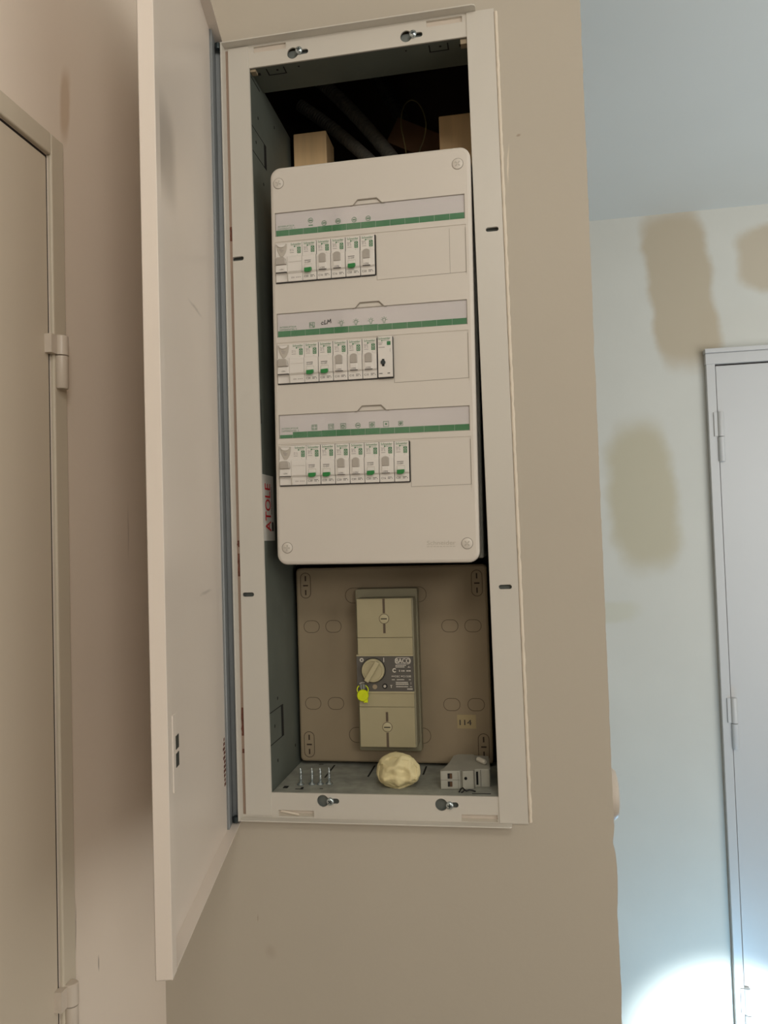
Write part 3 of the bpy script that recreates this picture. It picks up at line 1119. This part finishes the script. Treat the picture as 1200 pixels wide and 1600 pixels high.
def breaker(row, x, on, rating, label, name='circuit_breaker', group=None):
    zt_ = -0.125 * row - 0.0094
    e = thing(name, label, 'circuit breaker', BM @ Matrix.Translation((x, 0, zt_)), group)
    part('body', f_body(MW), 'body', 'module_plastic', e, bevel=0.0003)
    part('seam', f_seam, 'seam', 'ink_black', e)
    part('shadow_line', f_shadow_line, 'shadow_line', 'ink_black', e)
    lg = part('logo', f_logo(0.0022, 0.0162), 'logo', 'green_ink', e)
    part('sq', f_square(0.0112), 'green_symbol', 'green_ink', e)
    part('sqm', f_square_mark(0.0112), 'symbol_mark', 'module_plastic', e)
    part('rng', f_range(0.0024), 'range_print', 'ink_soft', e)
    part('small', f_small(0.0024), 'small_print', 'ink_soft' if x > 0.0 else 'ink_soft', e)
    part('rate' + rating, f_rating(rating), 'rating_print', 'ink', e)
    if on:
        p = part('onp', f_on_paddle, 'toggle', 'toggle_grey', e, bevel=0.0006)
        part('ont', f_on_tab, 'toggle_tab', 'module_plastic', e, bevel=0.0003)
        part('onx', f_on_text, 'position_print', 'ink', e)
    else:
        part('offx', f_off_text, 'position_print', 'ink', e)
        part('offw', f_off_window, 'toggle_slot', 'module_shade', e)
        part('offt', f_off_tab, 'toggle_tab', 'module_plastic', e, bevel=0.0003)
        p = part('offp', f_off_paddle, 'toggle', 'green_toggle', e, bevel=0.0005)
    return e


def rcd(row, label):
    zt_ = -0.125 * row - 0.0094
    e = thing('residual_current_switch', label, 'switch', BM @ Matrix.Translation((0.0003, 0, zt_)), 'double-width switches at the left of each row')
    part('rb', f_body(0.0340), 'body', 'module_plastic', e, bevel=0.0003)
    part('rlogo', f_logo(0.0200, 0.0330), 'logo', 'green_ink', e)
    part('rsq', f_square(0.0280), 'green_symbol', 'green_ink', e)
    part('rsqm', f_square_mark(0.0280), 'symbol_mark', 'module_plastic', e)
    part('rsm', f_small(0.0185), 'small_print', 'ink_soft', e)

    def lens():
        t = MB()
        # concave shield shape of the test button
        o = [(0.0010, -0.0012), (0.0155, -0.0012)]
        o += [(0.0152, -0.0060), (0.0140, -0.0110), (0.0118, -0.0150), (0.0095, -0.0172), (0.0072, -0.0172), (0.0045, -0.0130), (0.0024, -0.0080)]
        t.prism(o, -0.0026, -0.0014)
        return t
    part('rlens', lens, 'test_shield', 'module_shade', e, bevel=0.0005)

    def btn():
        return MB().prism([(0.0028, -0.0020)] + circ(0.0082, -0.0022, 0.0054, 10, PI, 2 * PI, ry=0.0038)[1:], -0.0040, -0.0024)
    part('rbtn', btn, 'test_button', 'module_plastic', e, bevel=0.0004)

    def btx():
        t = MB()
        for zz, a, b_ in ((-0.0082, .0052, .0088), (-0.0096, .0060, .0110), (-0.0112, .0066, .0098)):
            t.box(a, b_, -0.0028, -0.0026, zz - .0003, zz + .0003)
        return t
    part('rbtx', btx, 'test_print', 'ink_soft', e)

    def pad():
        o = [(0.0018, -0.0285), (0.0018, -0.0205), (0.0030, -0.0190), (0.0120, -0.0190), (0.0140, -0.0210), (0.0148, -0.0250), (0.0150, -0.0285)]
        return MB().prism(o, -0.0080, -0.0034)
    part('rpad', pad, 'toggle', 'toggle_grey', e, bevel=0.0012)
    part('rtab', lambda: MB().prism([(0.0020, -0.0287), (0.0150, -0.0287), (0.0150, -0.0372), (0.0012, -0.0372)], -0.0062, -0.0034), 'toggle_tab', 'module_plastic', e, bevel=0.0004)
    part('rtx', lambda: MB().text('I.ON', 0.0066, 0.0112, -0.0352, -0.0334, -0.0063).box(0.0014, 0.0152, -0.0060, -0.0034, -0.0379, -0.0373),
         'position_print', 'ink', e)
    part('rln', lambda: MB().box(0.0156, 0.0160, -0.0038, -0.0016, -0.0480, -0.0180).box(0.0175, 0.0335, -0.0039, -0.0034, -0.0250, -0.0247)
         .box(0.0175, 0.0335, -0.0039, -0.0034, -0.0367, -0.0364), 'groove', 'module_shade', e)

    def rt():
        t = MB().text('63A', 0.0200, 0.0240, -0.0446, -0.0426, -0.0017)
        for i in range(3):
            t.box(0.0260 + i * 0.0022, 0.0274 + i * 0.0022, -0.0018, -0.0016, -0.0440, -0.0432)
        return t
    part('rrt', rt, 'rating_print', 'ink_soft', e)
    part('rft', lambda: MB().box(0.0002, 0.0340, -0.0010, 0.010, -0.0493, -0.0483), 'shadow_line', 'ink_black', e)  # black strip for the shadow below the wide switch
    part('rsm2', lambda: MB().box(0.0340, 0.0343, -0.0012, 0.010, -0.0480, -0.0004), 'seam', 'ink_black', e)
    return e


rows = [('top', ((0, 'C20'), (1, 'C16'), (1, 'C16'), (0, 'C20'), (1, 'C20'))),
        ('middle', ((0, 'C20'), (0, 'C20'), (1, 'C10'), (1, 'C10'), (1, 'C10'))),
        ('bottom', ((0, 'C20'), (0, 'C20'), (1, 'C20'), (1, 'C20'), (0, 'C20'), (1, 'C16'), (0, 'C20')))]
ORD = ['first', 'second', 'third', 'fourth', 'fifth', 'sixth', 'seventh']
PIT = (0.01815, 0.01815, 0.01815)
for r_, (rn, items) in enumerate(rows):
    rcd(r_, 'wide white residual current switch at the left end of the %s row of breakers' % rn)
    X0 = (0.0345, 0.0345, 0.0345)[r_]
    for i, (on, rt_) in enumerate(items):
        x = X0 + i * (0.01818 if r_ != 2 else 0.01815)
        st_ = 'grey switched-on toggle' if on else 'green switched-off toggle'
        lab = 'narrow breaker with %s, %s right of the wide switch in the %s row' % (st_, ORD[i], rn)
        breaker(r_, x, on, rt_, lab, group='narrow breakers in the %s row' % rn)

# contactor at the end of the middle row
zt_ = -0.125 - 0.0094
e = thing('contactor', 'narrow white module with black slider at the right end of the middle row', 'contactor',
          BM @ Matrix.Translation((0.1262, 0, zt_)))


def cb():
    return MB().prism([(0.011, 0.0012), (-0.0030, 0.0012), (-0.0034, 0.0008), (-0.0034, -0.0476), (-0.0028, -0.0480), (0.011, -0.0480)], 0.0004, 0.0181, 'x')


cbo = cb().build('body', 'module_plastic', e, bevel=0.0003)
MB().box(-0.0003, 0.0004, -0.0030, 0.010, -0.0480, 0.0008).box(0.0000, 0.0182, -0.0026, 0.010, -0.0493, -0.0481).box(0.0182, 0.0186, -0.0028, 0.010, -0.0480, 0.0004).build('seam', 'ink_black', e)  # side seams, plus a black strip standing for the shadow underneath
t = MB().text('Schneider', 0.0012, 0.0160, -0.0030, -0.0003, -0.0035)
t.box(0.0050, 0.0062, -0.0037, -0.0034, -0.0050, -0.0036)
t.text('Electric', 0.0070, 0.0145, -0.0046, -0.0035, -0.0035)
t.build('logo', 'green_ink', e)
MB().prism(rrect(0.0116, 0.0160, -0.0100, -0.0054, 0.0004, 3), -0.0037, -0.0034).build('green_symbol', 'green_ink', e)
t = MB().text('Resi9', 0.0014, 0.0064, -0.0076, -0.0060, -0.0035)
for z, w_ in ((-0.0086, .004), (-0.0122, .0075)):
    t.box(0.0014, 0.0014 + w_, -0.0037, -0.0034, z - .0003, z + .0003)
t.box(0.0152, 0.0155, -0.0037, -0.0034, -0.0180, -0.0140)
t.build('small_print', 'ink_soft', e)
MB().box(0.0052, 0.0082, -0.0036, -0.0030, -0.0350, -0.0262).build('slider_slot', 'ink_black', e)
MB().lathe([(0.0028, -0.0034), (0.0028, -0.0052), (0.0022, -0.0056), (0, -0.0056)], 'y', (0.0067, 0, -0.0304), 16).build('slider', 'zinc_dark', e)
t = MB()
for a, b_ in ((.0016, .0026), (.0030, .0040), (.0044, .0054), (.0118, .0128), (.0132, .0146)):
    t.box(a, b_, -0.0037, -0.0034, -0.0440, -0.0430)
t.build('rating_print', 'ink', e)

# ================================================================== OLD PANEL WITH MAIN BREAKER
AY = 0.115
ap = MB()
prof = [(0.0030, AY), (0.0008, AY + 0.0010), (0.0, AY + 0.0030), (0.0, AY + 0.020)]
vs, fs = [], []
for ins, y in prof:
    ring = rrect(-0.0190 + ins, 0.2410 - ins, 1.2535 + ins, 1.5150 - ins, 0.0060 - ins, 5)
    nr = len(ring)
    vs += [(x, y, z) for x, z in ring]
for j in range(len(prof) - 1):
    for i in range(nr):
        q = (i + 1) % nr
        fs.append((j * nr + i, j * nr + q, (j + 1) * nr + q, (j + 1) * nr + i))
fs.append(tuple(range(nr)))
fs.append(tuple(range((len(prof) - 1) * nr, len(prof) * nr))[::-1])
ap._add(vs, fs)
OLD = thing('mounting_panel', 'old brownish plastic mounting panel at the bottom of the cabinet', 'panel', Matrix.Identity(4))
ap.build('plate', 'aged_plastic', OLD)
for x, z in ((.0017, 1.4353), (.0322, 1.4353), (.1900, 1.4342), (.2204, 1.4340), (.0010, 1.3317), (.0327, 1.3317), (.1892, 1.3311), (.2210, 1.3311)):
    MB().outline(rrect(x - 0.0108, x + 0.0108, z - 0.0080, z + 0.0080, 0.0078, 5), 0.0007, AY, 0.0002).build('knockout_outline', 'aged_groove', OLD)
for z in (1.4765, 1.2900):
    MB().outline(rrect(0.0500, 0.1600, z - 0.0100, z + 0.0100, 0.0098, 6), 0.0007, AY, 0.0002).build('knockout_outline', 'aged_groove', OLD)
for x, z in ((-.0053, 1.4912), (.2274, 1.4899), (-.0059, 1.2764), (.2291, 1.2764)):
    o = MB().outline(rrect(x - 0.0070, x + 0.0070, z - 0.0170, z + 0.0170, 0.0068, 6), 0.0009, AY, 0.0002).build('fixing_slot', 'aged_groove', OLD)
    k = MB()
    k.box(x - 0.0009, x + 0.0009, AY - 0.0003, AY, z + 0.0060, z + 0.0130)
    k.box(x - 0.0009, x + 0.0009, AY - 0.0003, AY, z - 0.0130, z - 0.0060)
    k.box(x - 0.0035, x + 0.0035, AY - 0.0003, AY, z - 0.0010, z + 0.0008)
    k.build('slot_marks', 'aged_dark', o)
MB().box(0.1955, 0.2200, AY - 0.0003, AY, 1.3000, 1.3180).build('number_sticker', 'tape', OLD)
MB().text('114', 0.1985, 0.2140, 1.3045, 1.3115, AY - 0.0004).text('114', 0.1988, 0.2143, 1.3045, 1.3115, AY - 0.00044).build('sticker_number', 'ink', OLD)

MBK = thing('main_breaker', 'cream main breaker with rotary knob and dark grey label, on the old brown panel', 'circuit breaker', Matrix.Identity(4))
m_ = MB()
m_.prism(rrect(0.0670, 0.1500, 1.2740, 1.4860, 0.002, 2), 0.098, AY)
m_.build('base', 'breaker_side', MBK, bevel=0.001)
m_ = MB()
m_.prism([(0.0745, 1.2862), (0.1478, 1.2862), (0.1478, 1.4755), (0.0745, 1.4755)], 0.0715, 0.098)
m_.build('housing', 'breaker_side', MBK, bevel=0.001)
up_ = MB().box(0.0747, 0.1460, 0.0690, 0.0715, 1.4255, 1.4752).build('upper_cover', 'breaker_cream', MBK, bevel=0.0005)
lo_ = MB().box(0.0747, 0.1460, 0.0690, 0.0715, 1.2866, 1.3370).build('lower_cover', 'breaker_cream', MBK, bevel=0.0005)
MB().box(0.0747, 0.1460, 0.0690, 0.0715, 1.4035, 1.4251).build('upper_band', 'breaker_cream', MBK, bevel=0.0005)
MB().box(0.0747, 0.1460, 0.0690, 0.0715, 1.3374, 1.3555).build('lower_band', 'breaker_cream', MBK, bevel=0.0005)
MB().box(0.0728, 0.1464, 0.0672, 0.0715, 1.3555, 1.3572).box(0.0728, 0.1464, 0.0672, 0.0715, 1.4022, 1.4037).build('label_frame', 'knob_cream', MBK)
MB().box(0.0728, 0.1460, 0.0680, 0.0715, 1.3570, 1.4022).build('front_label', 'breaker_label', MBK)
for x, z, par, s1, s2 in ((0.1102, 1.4495, up_, (1.4565, 1.4750), (1.4310, 1.4430)), (0.1102, 1.3120, lo_, (1.3190, 1.3310), (1.2868, 1.3050))):
    k = MB().box(x - 0.0015, x + 0.0015, 0.0687, 0.0692, *s1)
    k.box(x - 0.0015, x + 0.0015, 0.0687, 0.0692, *s2)
    k.build('cover_slot', 'aged_groove', par)
    k = MB().lathe([(0.0064, 0.0690), (0.0064, 0.0686), (0, 0.0686)], 'y', (x, 0, z), 24).build('screw_rim', 'aged_groove', par)
    k = MB().lathe([(0.0058, 0.0690), (0.0058, 0.0680), (0.0050, 0.0676), (0, 0.0676)], 'y', (x, 0, z), 24).build('cover_screw', 'knob_cream', par, smooth=True)
    k = MB().box(x - 0.0040, x + 0.0040, 0.0674, 0.0677, z - 0.0006, z + 0.0006).build('screw_slot', 'ink_black', par)
# knob
KX, KZ = 0.0945, 1.3842
MB().lathe([(0.0158, 0.0680), (0.0158, 0.0675), (0, 0.0675)], 'y', (KX, 0, KZ), 40).build('knob_recess', 'ink_black', MBK)
kn = MB().lathe([(0.0148, 0.0678), (0.0148, 0.0640), (0.0140, 0.0628), (0.0124, 0.0626), (0.0120, 0.0634), (0, 0.0634)], 'y', (KX, 0, KZ), 40)
kn = kn.build('knob', 'knob_cream', MBK, smooth=True)
T = Matrix.Translation((KX, 0, KZ)) @ Matrix.Rotation(math.radians(32), 4, 'Y')
MB().box(-0.0030, 0.0030, 0.0560, 0.0640, -0.0146, 0.0138, T).build('knob_grip', 'knob_cream', kn, bevel=0.0006)
# printing on the grey label
LY = 0.0680
t = MB()
t.outline(circ(0.0795, 1.3972, 0.0019, 14), 0.0014, LY)
t.box(0.1078, 0.1088, LY - 0.0002, LY, 1.3945, 1.4000)
o_ = rrect(0.1228, 0.1428, 1.3920, 1.4000, 0.0036, 4)
t.outline(o_, 0.0006, LY)
t.text('BACO', 0.1236, 0.1420, 1.3930, 1.3990, LY)
t.text('BACO', 0.1240, 0.1424, 1.3930, 1.3990, LY - 0.00004)
for z, x0, x1 in ((1.3902, .1232, .1360), (1.3882, .1232, .1350)):
    x = x0
    while x < x1:
        d_ = 0.0012 + 0.001 * random.random()
        t.box(x, x + d_, LY - 0.0002, LY, z - 0.0005, z + 0.0005)
        x += d_ + 0.0004
t.outline([(0.1405, 1.3895), (0.1405, 1.3885), (0.1390, 1.3878), (0.1425, 1.3878)], 0.0004, LY, closed=False)
t.outline(circ(0.1218, 1.3840, 0.0021, 12, 0.9, 2 * PI - 0.9), 0.0012, LY, closed=False)
t.box(0.1278, 0.1286, LY - 0.0002, LY, 1.3822, 1.3846)
for x in (.1306, .1324, .1338, .1372, .1386, .1402, .1416):
    t.box(x, x + 0.0009, LY - 0.0002, LY, 1.3824, 1.3842)
t.text('DBC', 0.1224, 0.1286, 1.3752, 1.3776, LY)
t.text('21508', 0.1330, 0.1428, 1.3752, 1.3776, LY)
for z, x0, x1, hh in ((1.3722, .1180, .1210, .0005), (1.3722, .1245, .1330, .0006), (1.3722, .1400, .1425, .0005),
                      (1.3766, .1178, .1216, .0005), (1.3766, .1300, .1325, .0006),
                      (1.3686, .1232, .1385, .0007), (1.3664, .1232, .1390, .0007), (1.3634, .1234, .1390, .0006), (1.3634, .1410, .1425, .0004),
                      (1.3604, .1375, .1434, .0008)):
    x = x0
    while x < x1:
        d_ = 0.0007 + 0.0006 * random.random()
        t.box(x, x + d_, LY - 0.0002, LY, z - hh, z + hh)
        x += d_ + 0.0004
t.box(0.1422, 0.1426, LY - 0.0002, LY, 1.3660, 1.3692)
t.box(0.1156, 0.1184, LY - 0.0002, LY, 1.3646, 1.3654)
t.box(0.1166, 0.1174, LY - 0.0002, LY, 1.3618, 1.3654)
for a in (2.2, 1.9, 1.6, 1.3):
    t.box(0.0800 + 0.006 * math.cos(a) - .0006, 0.0800 + 0.006 * math.cos(a) + .0006, LY - .0002, LY, 1.3625 + .006 * math.sin(a) - .0008, 1.3625 + .006 * math.sin(a) + .0008)
t.build('label_print', 'white_ink', MBK)
MB().lathe([(0.0034, LY), (0.0034, LY - 0.0004), (0, LY - 0.0004)], 'y', (0.1088, 0, 1.3640), 20).build('button_recess', 'ink_black', MBK)
MB().lathe([(0.0018, LY), (0.0018, LY - 0.0010), (0, LY - 0.0012)], 'y', (0.1088, 0, 1.3640), 16).build('test_button', 'module_shade', MBK)
MB().lathe([(0.0030, LY), (0.0030, LY - 0.0006), (0, LY - 0.0006)], 'y', (0.0958, 0, 1.3632), 20).build('indicator', 'aged_plastic', MBK)
MB().lathe([(0.0042, LY), (0.0042, LY - 0.003), (0, LY - 0.003)], 'y', (0.0803, 0, 1.3640), 20).build('seal_post', 'grey_module_dark', MBK, smooth=True)

# yellow seal tag hanging from the post
SEAL = thing('seal_tag', 'bright yellow plastic seal hanging beside the knob of the main breaker', 'seal', Matrix.Identity(4))
sy = 0.0625
ringp = [(0.0805 + 0.0072 * math.cos(a), 0.0640, 1.3600 + 0.0066 * math.sin(a)) for a in [math.radians(d) for d in range(-230, 60, 12)]]
MB().tube(ringp, 0.0007, 8).build('loop', 'tag_yellow', SEAL, smooth=True)
MB().lathe([(0.0068, 0.0665), (0.0075, 0.0655), (0.0075, 0.0625), (0.0066, 0.0612), (0, 0.0610)], 'y', (0.0805, 0, 1.3530), 28).build('disc', 'tag_yellow', SEAL, smooth=True)
MB().box(0.0825, 0.0870, 0.0620, 0.0650, 1.3440, 1.3500).box(0.0815, 0.0830, 0.0625, 0.0650, 1.3438, 1.3470).build('clip', 'tag_yellow', SEAL, bevel=0.0005)
MB().tube([(0.0788, 0.0635, 1.3668), (0.0790, 0.0632, 1.3612), (0.0800, 0.0632, 1.3596)], 0.0006, 6).tube([(0.0820, 0.0635, 1.3668), (0.0822, 0.0632, 1.3612)], 0.0006, 6).build(
    'seal_wire', 'zinc', SEAL)

# ================================================================== THINGS LYING IN THE CABINET
FZ = OZ0 - 0.0005          # top of the tub floor


def floor_z(x):
    # the cabinet is tilted slightly about its centre
    return FZ + 0.006 * (x - 0.11)


def small_screw():
    s = MB()
    s.lathe([(0.0044, 0.0), (0.0046, 0.0006), (0.0040, 0.0014), (0.0026, 0.0026), (0.0016, 0.0036)], 'z', n=20)
    s.lathe([(0.0013, 0.003), (0.0013, 0.0175), (0.0002, 0.0205)], 'z', n=12)
    pts = []
    for i in range(150):
        a = i * 0.42
        z = 0.0040 + 0.0150 * i / 149
        rr = 0.00165 * min(1, (0.0205 - z) / 0.003)
        pts.append((rr * math.cos(a), rr * math.sin(a), z))
    s.tube(pts, 0.00035, 4)
    return s


proto = None
for (x, y, d) in ((0.0051, 0.0320, 'leftmost'), (0.0190, 0.0340, 'second from the left'), (0.0295, 0.0345, 'third from the left'), (0.0402, 0.0370, 'rightmost')):
    if proto is None:
        o = small_screw().build('drywall_screw', 'zinc', smooth=True)
        proto = o
    else:
        o = proto.copy()
        COL.objects.link(o)
    o.location = (x, y, floor_z(x) + 0.0002)
    tag(o, 'small zinc screw standing on the cabinet floor, %s of four' % d, 'screw', 'loose screws on the cabinet floor')

# crumpled ball
bm = bmesh.new()
bmesh.ops.create_icosphere(bm, subdivisions=5, radius=1.0)
fac = [Vector((random.gauss(0, 1), random.gauss(0, 1), random.gauss(0, 1))).normalized() for _ in range(20)]
for v in bm.verts:
    n0 = v.co.normalized()
    # faceted crumple: planes cutting the ball at random depths, plus creases
    r0 = 1.0
    for i, q in enumerate(fac):
        c0 = n0.dot(q)
        if c0 > 0.2 and not (q.y > -0.25 and q.y < 0.25):
            r0 = min(r0, (0.84 + 0.11 * ((i * 37) % 10) / 10) / c0)
    cr = abs(noise.noise(n0 * 2.3 + Vector((5, 1, 2))))
    r0 *= 1.0 - 0.035 * max(0, 1 - cr * 8) - 0.015 * noise.noise(n0 * 6)
    co = n0 * r0
    front = max(0, -co.y)
    rim = math.hypot(co.x, co.z)
    if co.y < 0 and rim < 0.86:
        co.y += 0.30 * (0.86 - rim) + 0.22 * abs(noise.noise(Vector((co.x * 1.6, co.z * 1.6, 9)))) + 0.05 * noise.noise(Vector((co.x * 3, co.z * 3, 4)))
    v.co = Vector((co.x * 0.0272, co.y * 0.0215, co.z * 0.0222))
me = bpy.data.meshes.new('crumpled_ball')
bm.to_mesh(me)
bm.free()
for p in me.polygons:
    p.use_smooth = True
me.materials.append(MATS['cream_paper'])
ball = bpy.data.objects.new('crumpled_ball', me)
COL.objects.link(ball)
ball.location = (0.1292, 0.0270, floor_z(0.129) + 0.0206)
ball.rotation_euler = (0.18, 0, 0)
tag(ball, 'crumpled cream-coloured ball lying on the cabinet floor', 'ball')

# loose breaker lying on its side
LB = thing('loose_breaker', 'dusty grey breaker module lying on its side in the right corner of the cabinet floor', 'circuit breaker',
           Matrix.Translation((0.1808, 0.0235, floor_z(0.2) + 0.0002)) @ Matrix.Rotation(0.10, 4, 'Z'))
H = 0.0215
o1 = [(0.0, 0.0), (0.0235, 0.0), (0.0240, 0.0035), (0.0255, 0.0035), (0.0262, -0.0015), (0.0395, -0.0005), (0.0410, 0.006), (0.0455, 0.007), (0.0590, 0.006),
      (0.0600, 0.009), (0.0615, 0.062), (0.0440, 0.066), (0.0430, 0.071), (0.0230, 0.072), (0.0170, 0.066), (0.0120, 0.040), (0.0040, 0.012), (0.0, 0.006)]
MB().prism(o1, 0.0, H, 'z').build('body', 'grey_module', LB, bevel=0.0008)
k = MB()
for z0, z1 in ((0.0030, 0.0092), (0.0125, 0.0187)):
    k.box(0.0085, 0.0140, -0.0003, 0.0, z0, z1)
kb = k.build('terminal_hole', 'ink_black', LB)
k = MB()
for z0, z1 in ((0.0034, 0.0088), (0.0129, 0.0183)):
    k.box(0.0112, 0.0138, -0.0005, -0.0003, z0, z1)
k.build('terminal_metal', 'brass_hole', LB)
k = MB()
k.lathe([(0.0018, -0.001), (0.0018, 0.003)], 'y', (0.0300, -0.001, 0.0130), 12)
k.box(0.0272, 0.0276, -0.0014, 0.0, 0.001, H - 0.001)
k.box(0.0480, 0.0484, 0.0062, 0.0072, 0.001, H - 0.001)
k.box(0.0428, 0.0452, 0.0060, 0.0072, 0.003, H - 0.003)
k.build('toggle_recess', 'black_gap', LB)
k = MB()
k.box(0.0004, 0.0232, -0.0004, 0.0, 0.0107, 0.0111)
k.box(0.0210, 0.0214, -0.0004, 0.0, 0.0010, H - 0.001)
k.build('seam', 'grey_module_dark', LB)
cap = MB().lathe([(0.0, -0.0085), (0.0028, -0.0080), (0.0032, -0.0060), (0.0030, 0.0070), (0.0022, 0.0085), (0, 0.0088)], 'x', n=16).build('plastic_plug', 'white_plastic', smooth=True)
cap.location = (0.2285, 0.0585, floor_z(0.2) + H + 0.0034)
cap.rotation_euler = (0, 0.0, -0.95)
tag(cap, 'small white plastic plug lying on top of the loose grey breaker', 'plug')
hk = MB().tube([(0.2035, 0.0120, 0.0012), (0.2050, 0.0165, 0.0030), (0.2075, 0.0185, 0.0042), (0.2095, 0.0150, 0.0030), (0.2120, 0.0130, 0.0022), (0.2150, 0.0160, 0.0026), (0.2190, 0.0165, 0.0022), (0.2225, 0.0150, 0.0012)], 0.0009, 6).tube(
    [(0.2095, 0.0150, 0.0030), (0.2080, 0.0125, 0.0014), (0.2060, 0.0115, 0.0010)], 0.0008, 6).build('wire_clip', 'ink_black', smooth=True)
hk.location.z = floor_z(0.21)
tag(hk, 'small bent black wire clip on the cabinet floor in front of the loose breaker', 'clip')

# ================================================================== BEHIND THE BOARD
for x0, x1, lab in ((-0.0212, 0.0285, 'sawn pale wooden batten behind the top left corner of the board'),
                    (0.1935, 0.2425, 'sawn pale wooden batten behind the top right corner of the board')):
    o = MB().box(x0, x1, 0.170, 0.220, 1.56, 2.151).build('wooden_batten', 'wood', bevel=0.0015)
    tag(o, lab, 'batten', 'wooden battens behind the board')


def conduit(p0, p1, r, lab, sag=0.01, m='conduit'):
    a, b_ = Vector(p0), Vector(p1)
    Ln = (b_ - a).length
    n = int(Ln / 0.0013)
    pts = []
    for i in range(n + 1):
        s_ = i / n
        p = a.lerp(b_, s_)
        p.z += sag * math.sin(PI * s_)
        pts.append(p)
    o = MB().tube(pts, r, 18, rf=lambda i: r * (1.0 if (i % 4) < 2 else 0.80)).build('corrugated_conduit', m, smooth=True, angle=25)
    tag(o, lab, 'conduit', 'corrugated conduits behind the board')


conduit((-0.02, 0.255, 2.300), (0.150, 0.215, 2.075), 0.0105, 'thick grey corrugated conduit slanting down behind the board, upper of the pair', 0.012)
conduit((-0.03, 0.250, 2.240), (0.110, 0.205, 2.090), 0.0095, 'grey corrugated conduit just above the left batten, lower of the pair', 0.006)
conduit((0.060, 0.27, 2.330), (0.165, 0.245, 2.120), 0.0100, 'dark corrugated conduit deep in the cavity behind the wire loop', 0.01, 'conduit_black')
lp = [(0.1445, 0.19, 2.085), (0.142, 0.19, 2.12), (0.136, 0.195, 2.160), (0.140, 0.20, 2.188), (0.152, 0.20, 2.197), (0.165, 0.20, 2.186),
      (0.1722, 0.20, 2.160), (0.168, 0.20, 2.135), (0.161, 0.20, 2.118), (0.158, 0.20, 2.09)]
sm = []
for i in range(len(lp) - 1):
    p0, p1, p2, p3 = [Vector(lp[min(max(j, 0), len(lp) - 1)]) for j in (i - 1, i, i + 1, i + 2)]
    for s_ in [q / 8 for q in range(8)]:
        sm.append(0.5 * ((2 * p1) + (-p0 + p2) * s_ + (2 * p0 - 5 * p1 + 4 * p2 - p3) * s_ ** 2 + (-p0 + 3 * p1 - 3 * p2 + p3) * s_ ** 3))
tag(MB().tube(sm, 0.0009, 6).build('wire', 'wire_yellow', smooth=True), 'thin yellowish wire curling in a loop above the board', 'wire')
o = MB().box(-0.045, 0.045, -0.008, 0.008, -0.02, 0.02).build('wood_offcut', 'wood_dark')
o.matrix_world = Matrix.Translation((0.158, 0.235, 2.150)) @ Matrix.Rotation(math.radians(28), 4, 'Y')
tag(o, 'brown wooden offcut slanting in the cavity behind the wire loop', 'wood')
